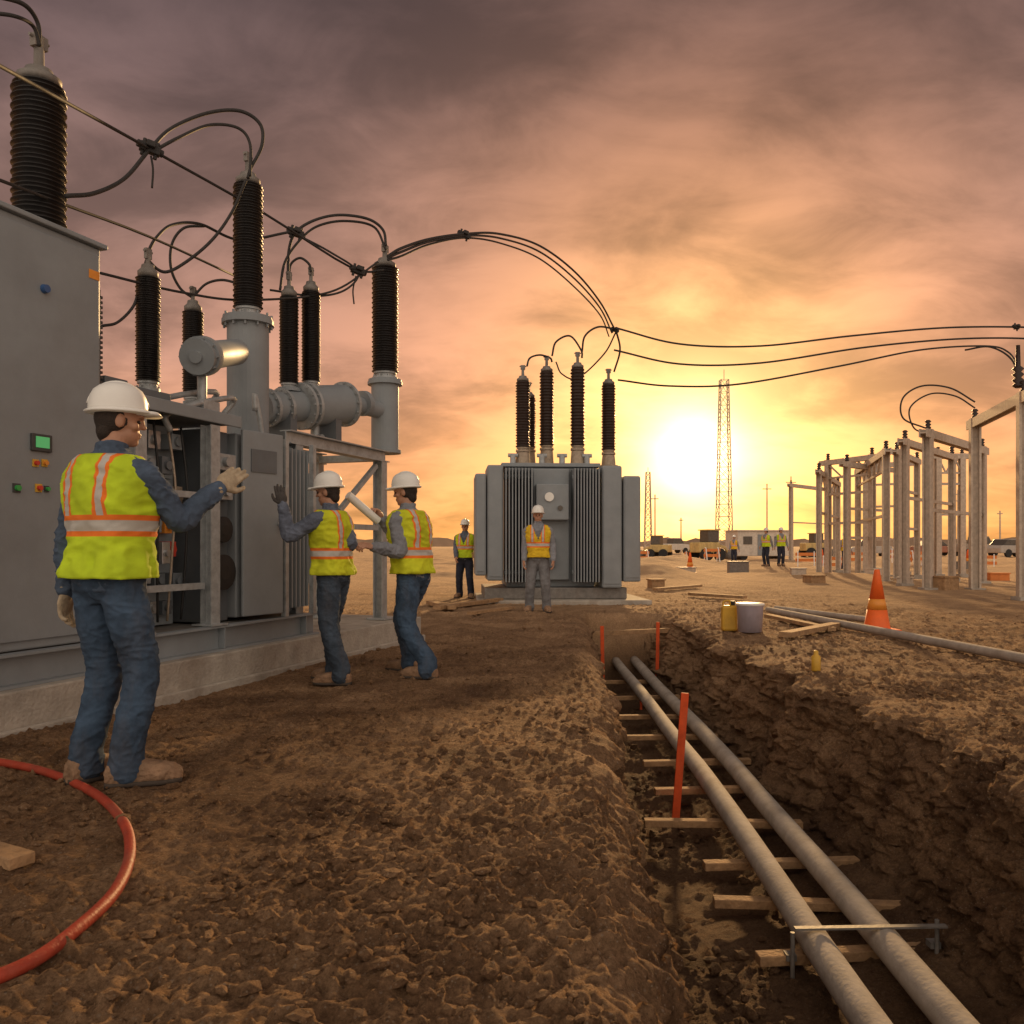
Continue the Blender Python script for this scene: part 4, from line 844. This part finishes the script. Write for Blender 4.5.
    for sd in (1, -1):
        h, k, n_, fd = legs[sd]; lo = n_+Vector((0, 0, -.03))+(-fd*.01)
        limb(mb, [h+Vector((-sd*.006, 0, -.01)), h+(k-h)*.45, k, (k+n_)/2+Vector((0, -.008, 0)), lo+Vector((0, 0, .09)), lo], [.095*lw, .092*lw, .077*lw, .073*lw, .071*lw, .076*lw], 20)
    remesh('trousers', mb, vox, trousers, t, 3, .013, 13, 8)
    mb = MB(); mb.loft([(Vector((0, -.004, z)), Vector((.173, 0, 0)), Vector((0, .126, 0)), 2.5) for z in (.955, .99)], 30); mb.build('belt', 'boot', t)
    for sd in (1, -1):
        h, k, n_, fd = legs[sd]; z = n_.z-.10; lt = Vector((fd.y, -fd.x, 0)); g = Vector((n_.x, n_.y, z)); mb = MB()
        prof = [(-.10, .038, .036, .048), (-.08, .047, .056, .056), (-.02, .049, .066, .064), (.03, .051, .064, .062), (.09, .060, .052, .053), (.14, .062, .048, .049), (.19, .054, .042, .043), (.225, .030, .024, .032)]
        mb.loft([(g+fd*y+Vector((0, 0, zc)), lt*w, Vector((0, 0, hh)), 2.8) for y, w, hh, zc in prof], 20)
        mb.tube([g+Vector((0, 0, .05))-fd*.02, g+Vector((0, 0, .17))-fd*.015], [.058, .058], 16)
        bt = remesh('boot', mb, min(vox, .008), 'boot', t, 2, .010, 18, 5)
        mb = MB(); mb.loft([(g+fd*y+Vector((0, 0, .012)), lt*(w+.005), Vector((0, 0, .014)), 4) for (y, w, hh, zc) in prof], 20); mb.build('sole', 'sole', bt)
    for sd, tg, po in ((1, rh, poseR), (-1, lh, poseL)):
        a, b, c = arms[sd]; e = (c-b).normalized(); mb = MB(); pn = Vector((-sd*.8, .2, -.5)) if abs(e.z) > .6 else Vector((-sd*.6, .1, -.7))
        pn = (pn-e*pn.dot(e)).normalized(); cr_ = e.cross(pn)
        ref = Vector((0, 1, 0)) if abs(e.z) > .6 else Vector((0, 0, 1))
        hand(mb, c+e*.015, e, pn, 1 if cr_.dot(ref) > 0 else -1, po, 1.12)
        remesh('glove', mb, .0042 if detail else .012, glove, t, 2)  # separate hand mesh: gloved for two workers, bare where the material is skin
    sc = secs(.026+.006*loose); zs = [x[0].z for x in sc]; mb = MB(); rows = []
    for z in np.linspace(.935, 1.495, 60):
        i = max(0, min(len(sc)-2, int(np.searchsorted(zs, z))-1)); f = (z-zs[i])/(zs[i+1]-zs[i]); A, B = sc[i], sc[i+1]; f = f*f*(3-2*f)*.5+f*.5
        fl = .014*max(0, (1.10-z)/.15)
        rx = A[1].x*(1-f)+B[1].x*f+fl; ry = A[2].y*(1-f)+B[2].y*f+fl; c = A[0].lerp(B[0], f); ex = A[3]*(1-f)+B[3]*f
        row = []
        for k in range(120):
            a = 2*math.pi*k/120; cx, sy = math.cos(a), math.sin(a); x = c.x+rx*math.copysign(abs(cx)**(2/ex), cx); y = c.y+ry*math.copysign(abs(sy)**(2/ex), sy)
            hm = max(0, (1.2-z)/.26)
            q = mnoise.noise(Vector((x*7, y*7, z*9+seed_[0])))*.010+(.35-abs(mnoise.noise(Vector((x*13+z*6, y*9, z*17+seed_[0])))))*.020+(.3-abs(mnoise.noise(Vector((x*24-z*14, y*18, z*30+seed_[0])))))*.008+hm*.020*mnoise.noise(Vector((x*16, y*16, seed_[0]+z*3)))
            d = Vector((cx, sy, 0)); row.append(Vector((x, y, z+.006*mnoise.noise(Vector((x*9, y*9, seed_[0])))))+d*q)
        rows.append(row)
    vs = [p for r_ in rows for p in r_]; n = 120; fs = []
    for i in range(59):
        for k in range(n):
            z = (rows[i][k].z); x = rows[i][k].x-sh(z).x; fr = k < 60
            if fr and z > 1.24 and abs(x) < (z-1.24)*.42+.004: continue
            fs.append((i*n+k, i*n+(k+1) % n, (i+1)*n+(k+1) % n, (i+1)*n+k))
    mb.add(vs, fs, True); vo = mb.build('safety_vest', vest, t); sd_ = vo.modifiers.new('s', 'SOLIDIFY'); sd_.thickness = .006; sd_.offset = -1
    mb = MB(); mb.ell(H(0, -.018, .135), (.079, .092, .085), HR, 20, 14); mb.ell(H(0, -.055, .08), (.06, .042, .06), HR); remesh('hair', mb, .008, 'hair', t, 2)
    mb = MB(); prof = [(1.0, 0), (1.0, .02), (.985, .045), (.93, .075), (.82, .102), (.62, .123), (.36, .135), (.05, .139)]
    tilt = Matrix.Rotation(R(4), 3, 'X'); HT = HR @ tilt
    def HH(x, y, z): return hp+HR @ (Vector((0, -.008, .165))+tilt @ Vector((x, y, z)))
    mb.loft([(HH(0, 0, z), HT @ Vector((.103*r, 0, 0)), HT @ Vector((0, .128*r, 0)), 2) for r, z in prof], 32)
    hat = mb.build('hard_hat', hatm, t)
    mb = MB(); mb.loft([(HH(0, .012, -.006), HT @ Vector((.118, 0, 0)), HT @ Vector((0, .152, 0)), 2.1), (HH(0, .010, .002), HT @ Vector((.121, 0, 0)), HT @ Vector((0, .155, 0)), 2.1), (HH(0, .004, .012), HT @ Vector((.104, 0, 0)), HT @ Vector((0, .13, 0)), 2)], 32)
    mb.loft([(HH(0, .13, -.010), HT @ Vector((.078, 0, 0)), HT @ Vector((0, .062, 0)), 2.3), (HH(0, .12, .006), HT @ Vector((.08, 0, 0)), HT @ Vector((0, .055, 0)), 2.3)], 24)
    mb.build('brim', hatm, hat)
    mb = MB(); mb.tube([HH(0, .128*math.cos(a)*1.0, .139*math.sin(a)) for a in np.linspace(.25, math.pi-.25, 18)], .010, 8); mb.build('ridge', hatm, hat)
    seed_[0] += 7.3
    return t
b1 = Vector(((110-512)*3.9/F, 3.9, .075)); b1.z = GS(b1.x, b1.y)
person('worker in lime vest and jeans seen from behind at left, pointing at the switchgear', b1, R(-24),
       P(218, 489, 4.15), P(66, 590, 3.98), head_turn=R(-38), head_tilt=R(-4), feet={1: ((.13, .02, 0), R(-45)), -1: ((-.10, .0, 0), R(-8))},
       poseR='open', poseL='relax', poleR=(0, 0, -1), poleL=(-.6, -.6, 0), vox=.0055, s=1.0, headoff=(.01, .02), lean=(.0, .02), loose=1.04, lw=1.02)
b2 = Vector(((333-512)*7.06/F, 7.06, -.01)); b2.z = GS(b2.x, b2.y)
person('worker facing left between the other two, raising a gloved hand towards the switchgear', b2, R(72),
       P(350, 545, 7.3), P(283, 506, 6.85), head_turn=R(8), head_tilt=R(-8), feet={1: ((.11, .09, 0), R(-8)), -1: ((-.10, -.09, 0), R(12))}, lean=(0, .05),
       shirt='shirt2', trousers='jeans2', vest='vest2', glove='glove_d', poseL='open', poseR='relax', poleL=(.2, 0, -1), poleR=(.3, .2, -1), vox=.0075, s=.955, loose=1.1, lw=1.08)
b3 = Vector(((413-512)*7.5/F, 7.5, 0)); b3.z = GS(b3.x, b3.y)-.045
person('worker in lime vest standing right of the group and holding out a rolled plan', b3, R(62),
       P(383, 520, 7.5), P(374, 547, 7.15), head_turn=R(16), head_tilt=R(-8), feet={1: ((.14, .17, .045), R(6)), -1: ((-.14, -.20, .045), R(14))}, lean=(0, .10),
       shirt='shirt3', trousers='jeans', vest='vest2', glove='skin', poseL='grip', poseR='grip', poleL=(.3, 0, -1), poleR=(.3, .2, -1), vox=.0075, s=1.0, loose=1.1, lw=1.1)
a = P(348, 495, 7.25); b = P(378, 521, 7.45); mb = MB(a); mb.cyl(a, b, .036, n=20); o = mb.build('rolled_plan', 'white'); o.location = a; tag(o, 'white rolled plan held between two workers', 'paper roll')
b4 = Vector(((538-512)*14.6/F, 14.6, 0)); b4.z = GS(b4.x, b4.y)
person('worker in amber vest facing the camera in front of the transformer', b4, R(176), P(524, 560, 14.5), P(553, 560, 14.5), feet={1: ((.15, 0, 0), R(-12)), -1: ((-.15, .02, 0), R(12))},
       shirt='shirt3', trousers='trouser_grey', vest='vest4', glove='skin', vox=.011, s=1.0, loose=1.1, lw=1.1)
b5 = Vector(((465-512)*18.4/F, 18.4, 0)); b5.z = GS(b5.x, b5.y)
person('worker in lime vest and dark trousers standing left of the transformer', b5, R(170), P(456, 557, 18.2), P(476, 553, 18.2), feet={1: ((.14, 0, 0), R(-12)), -1: ((-.14, .02, 0), R(12))},
       shirt='shirt2', trousers='navy', vest='vest1', glove='skin', vox=.013, s=.93, loose=1.1, lw=1.1)
for px, d, rz, vst, lb in ((766, 39, 130, 'vest1', 'left one of two distant workers below the office trailer'), (781, 39, 180, 'vest1', 'right one of two distant workers below the office trailer'), (734, 52, 150, 'vest4', 'far worker beside the tall tower base'), (845, 40, 200, 'vest4', 'far worker among the gantry posts')):
    x = (px-512)*d/F; b = Vector((x, d, G(x, d)))
    person(lb, b, R(rz), b+Vector((-.3, -.05, .85)), b+Vector((.3, -.05, .85)), shirt='shirt3', trousers='navy', vest=vst, glove='skin', vox=.022, s=.97, detail=False, group='distant workers')

# ------------------------------------------------------------ world
SA = math.atan2(694-512, F); SE = math.atan2(545-458, F)
sd = Vector((math.sin(SA)*math.cos(SE), math.cos(SA)*math.cos(SE), math.sin(SE)))
w = bpy.data.worlds.new('World'); scene.world = w; w.use_nodes = True
nt = w.node_tree; N = nt.nodes; L = nt.links; bg = N['Background']
tc = N.new('ShaderNodeTexCoord'); nrm = N.new('ShaderNodeVectorMath'); nrm.operation = 'NORMALIZE'; L.new(tc.outputs['Generated'], nrm.inputs[0]); dirv = nrm.outputs[0]
sp_ = N.new('ShaderNodeSeparateXYZ'); L.new(dirv, sp_.inputs[0])
def mth(op, a, b=None, c=None, clamp=False):
    n = N.new('ShaderNodeMath'); n.operation = op; n.use_clamp = clamp
    for i, s in enumerate((a, b, c)):
        if s is None: continue
        if isinstance(s, (int, float)): n.inputs[i].default_value = s
        else: L.new(s, n.inputs[i])
    return n.outputs[0]
def rgbmix(bt, f, a, b):
    n = N.new('ShaderNodeMixRGB'); n.blend_type = bt
    for i, s in zip(('Fac', 'Color1', 'Color2'), (f, a, b)):
        if isinstance(s, (int, float)): n.inputs[i].default_value = s
        elif isinstance(s, tuple): n.inputs[i].default_value = s+(1,) if len(s) == 3 else s
        else: L.new(s, n.inputs[i])
    return n.outputs[0]
z = mth('MAXIMUM', sp_.outputs['Z'], 0.)
rp = N.new('ShaderNodeValToRGB'); cr = rp.color_ramp
stops = [(0, '#e09c5e'), (.1, '#cf9068'), (.2, '#b98772'), (.33, '#957267'), (.46, '#6f5855'), (.6, '#514446'), (1, '#453f44')]
cr.elements[0].position = 0; cr.elements[0].color = S(stops[0][1])+(1,); cr.elements[1].position = 1; cr.elements[1].color = S(stops[-1][1])+(1,)
for p_, c_ in stops[1:-1]: e = cr.elements.new(p_); e.color = S(c_)+(1,)
L.new(z, rp.inputs['Fac'])
inv = mth('DIVIDE', 1., mth('ADD', z, .36))
cmb = N.new('ShaderNodeCombineXYZ'); L.new(mth('MULTIPLY', sp_.outputs['X'], inv), cmb.inputs[0]); L.new(mth('MULTIPLY', sp_.outputs['Y'], inv), cmb.inputs[1])
def cl(scale, detail, dist, loc_, sc=(1, 1, 1), rg=.52):
    mp = N.new('ShaderNodeMapping'); mp.inputs['Location'].default_value = loc_; mp.inputs['Scale'].default_value = sc; L.new(cmb.outputs[0], mp.inputs[0])
    n = N.new('ShaderNodeTexNoise'); n.inputs['Scale'].default_value = scale; n.inputs['Detail'].default_value = detail; n.inputs['Roughness'].default_value = rg; n.inputs['Distortion'].default_value = dist
    L.new(mp.outputs[0], n.inputs['Vector']); return n.outputs['Fac']
c1_ = cl(1.9, 7, .4, (3, 1, 0), (.9, 1.2, 1)); c2_ = cl(5.5, 8, .5, (1, 7, 0), (.8, 1.2, 1), .58)
cm = mth('MULTIPLY_ADD', c2_, .36, mth('MULTIPLY', c1_, .64))
mr = N.new('ShaderNodeMapRange'); mr.interpolation_type = 'SMOOTHSTEP'; L.new(cm, mr.inputs['Value']); mr.inputs['From Min'].default_value = .37; mr.inputs['From Max'].default_value = .63; mr.inputs['To Min'].default_value = .58; mr.inputs['To Max'].default_value = 1.38
cloud = mr.outputs['Result']
base = rgbmix('MULTIPLY', 1., rp.outputs['Color'], cloud)
dt = N.new('ShaderNodeVectorMath'); dt.operation = 'DOT_PRODUCT'; L.new(dirv, dt.inputs[0]); dt.inputs[1].default_value = sd
dot = mth('MAXIMUM', dt.outputs['Value'], 0.)
def glow(pw, col, usecl=False):
    g = mth('POWER', dot, pw)
    if usecl: g = mth('MULTIPLY', g, cloud)
    return rgbmix('MULTIPLY', 1., col, g)
acc = base
for pw, col, uc in ((16, (.48, .16, .015), True), (55, (.75, .40, .07), True), (150, (.85, .62, .22), False), (450, (.9, .8, .45), False), (1300, (1.2, 1.1, .8), False), (5000, (2, 1.9, 1.6), False)):
    acc = rgbmix('ADD', 1., acc, glow(pw, col, uc))
back = N.new('ShaderNodeMapRange'); back.interpolation_type = 'SMOOTHSTEP'; L.new(sp_.outputs['Y'], back.inputs['Value']); back.inputs['From Min'].default_value = .25; back.inputs['From Max'].default_value = -.6
acc = rgbmix('MIX', back.outputs['Result'], acc, (1.02, .84, .68))
sky = N.new('ShaderNodeTexSky'); sky.sky_type = 'NISHITA'; sky.sun_disc = False; sky.sun_elevation = SE; sky.sun_rotation = SA
skb = rgbmix('MULTIPLY', 1., sky.outputs[0], (.006, .006, .006))
acc = rgbmix('ADD', 1., acc, skb)
L.new(acc, bg.inputs['Color']); bg.inputs['Strength'].default_value = 1.0
sl = bpy.data.lights.new('Sun', 'SUN'); sl.energy = 5.0; sl.angle = R(2.5); sl.color = (1, .62, .27)
so = bpy.data.objects.new('Sun', sl); C.objects.link(so); se = R(13); sv = Vector((math.sin(SA)*math.cos(se), math.cos(SA)*math.cos(se), math.sin(se)))
so.rotation_euler = (-sv).to_track_quat('-Z', 'Y').to_euler()

cd = bpy.data.cameras.new('Camera'); cam = bpy.data.objects.new('Camera', cd); C.objects.link(cam); cam.location = (0, 0, CH); cam.rotation_euler = (R(90), 0, 0)
cd.sensor_width = 36; cd.lens = 36*F/1024; cd.shift_y = (HZ-512)/1024; cd.clip_end = 3000; cd.clip_start = .05; scene.camera = cam
scene.view_settings.view_transform = 'Standard'; scene.view_settings.look = 'None'; scene.view_settings.exposure = 0
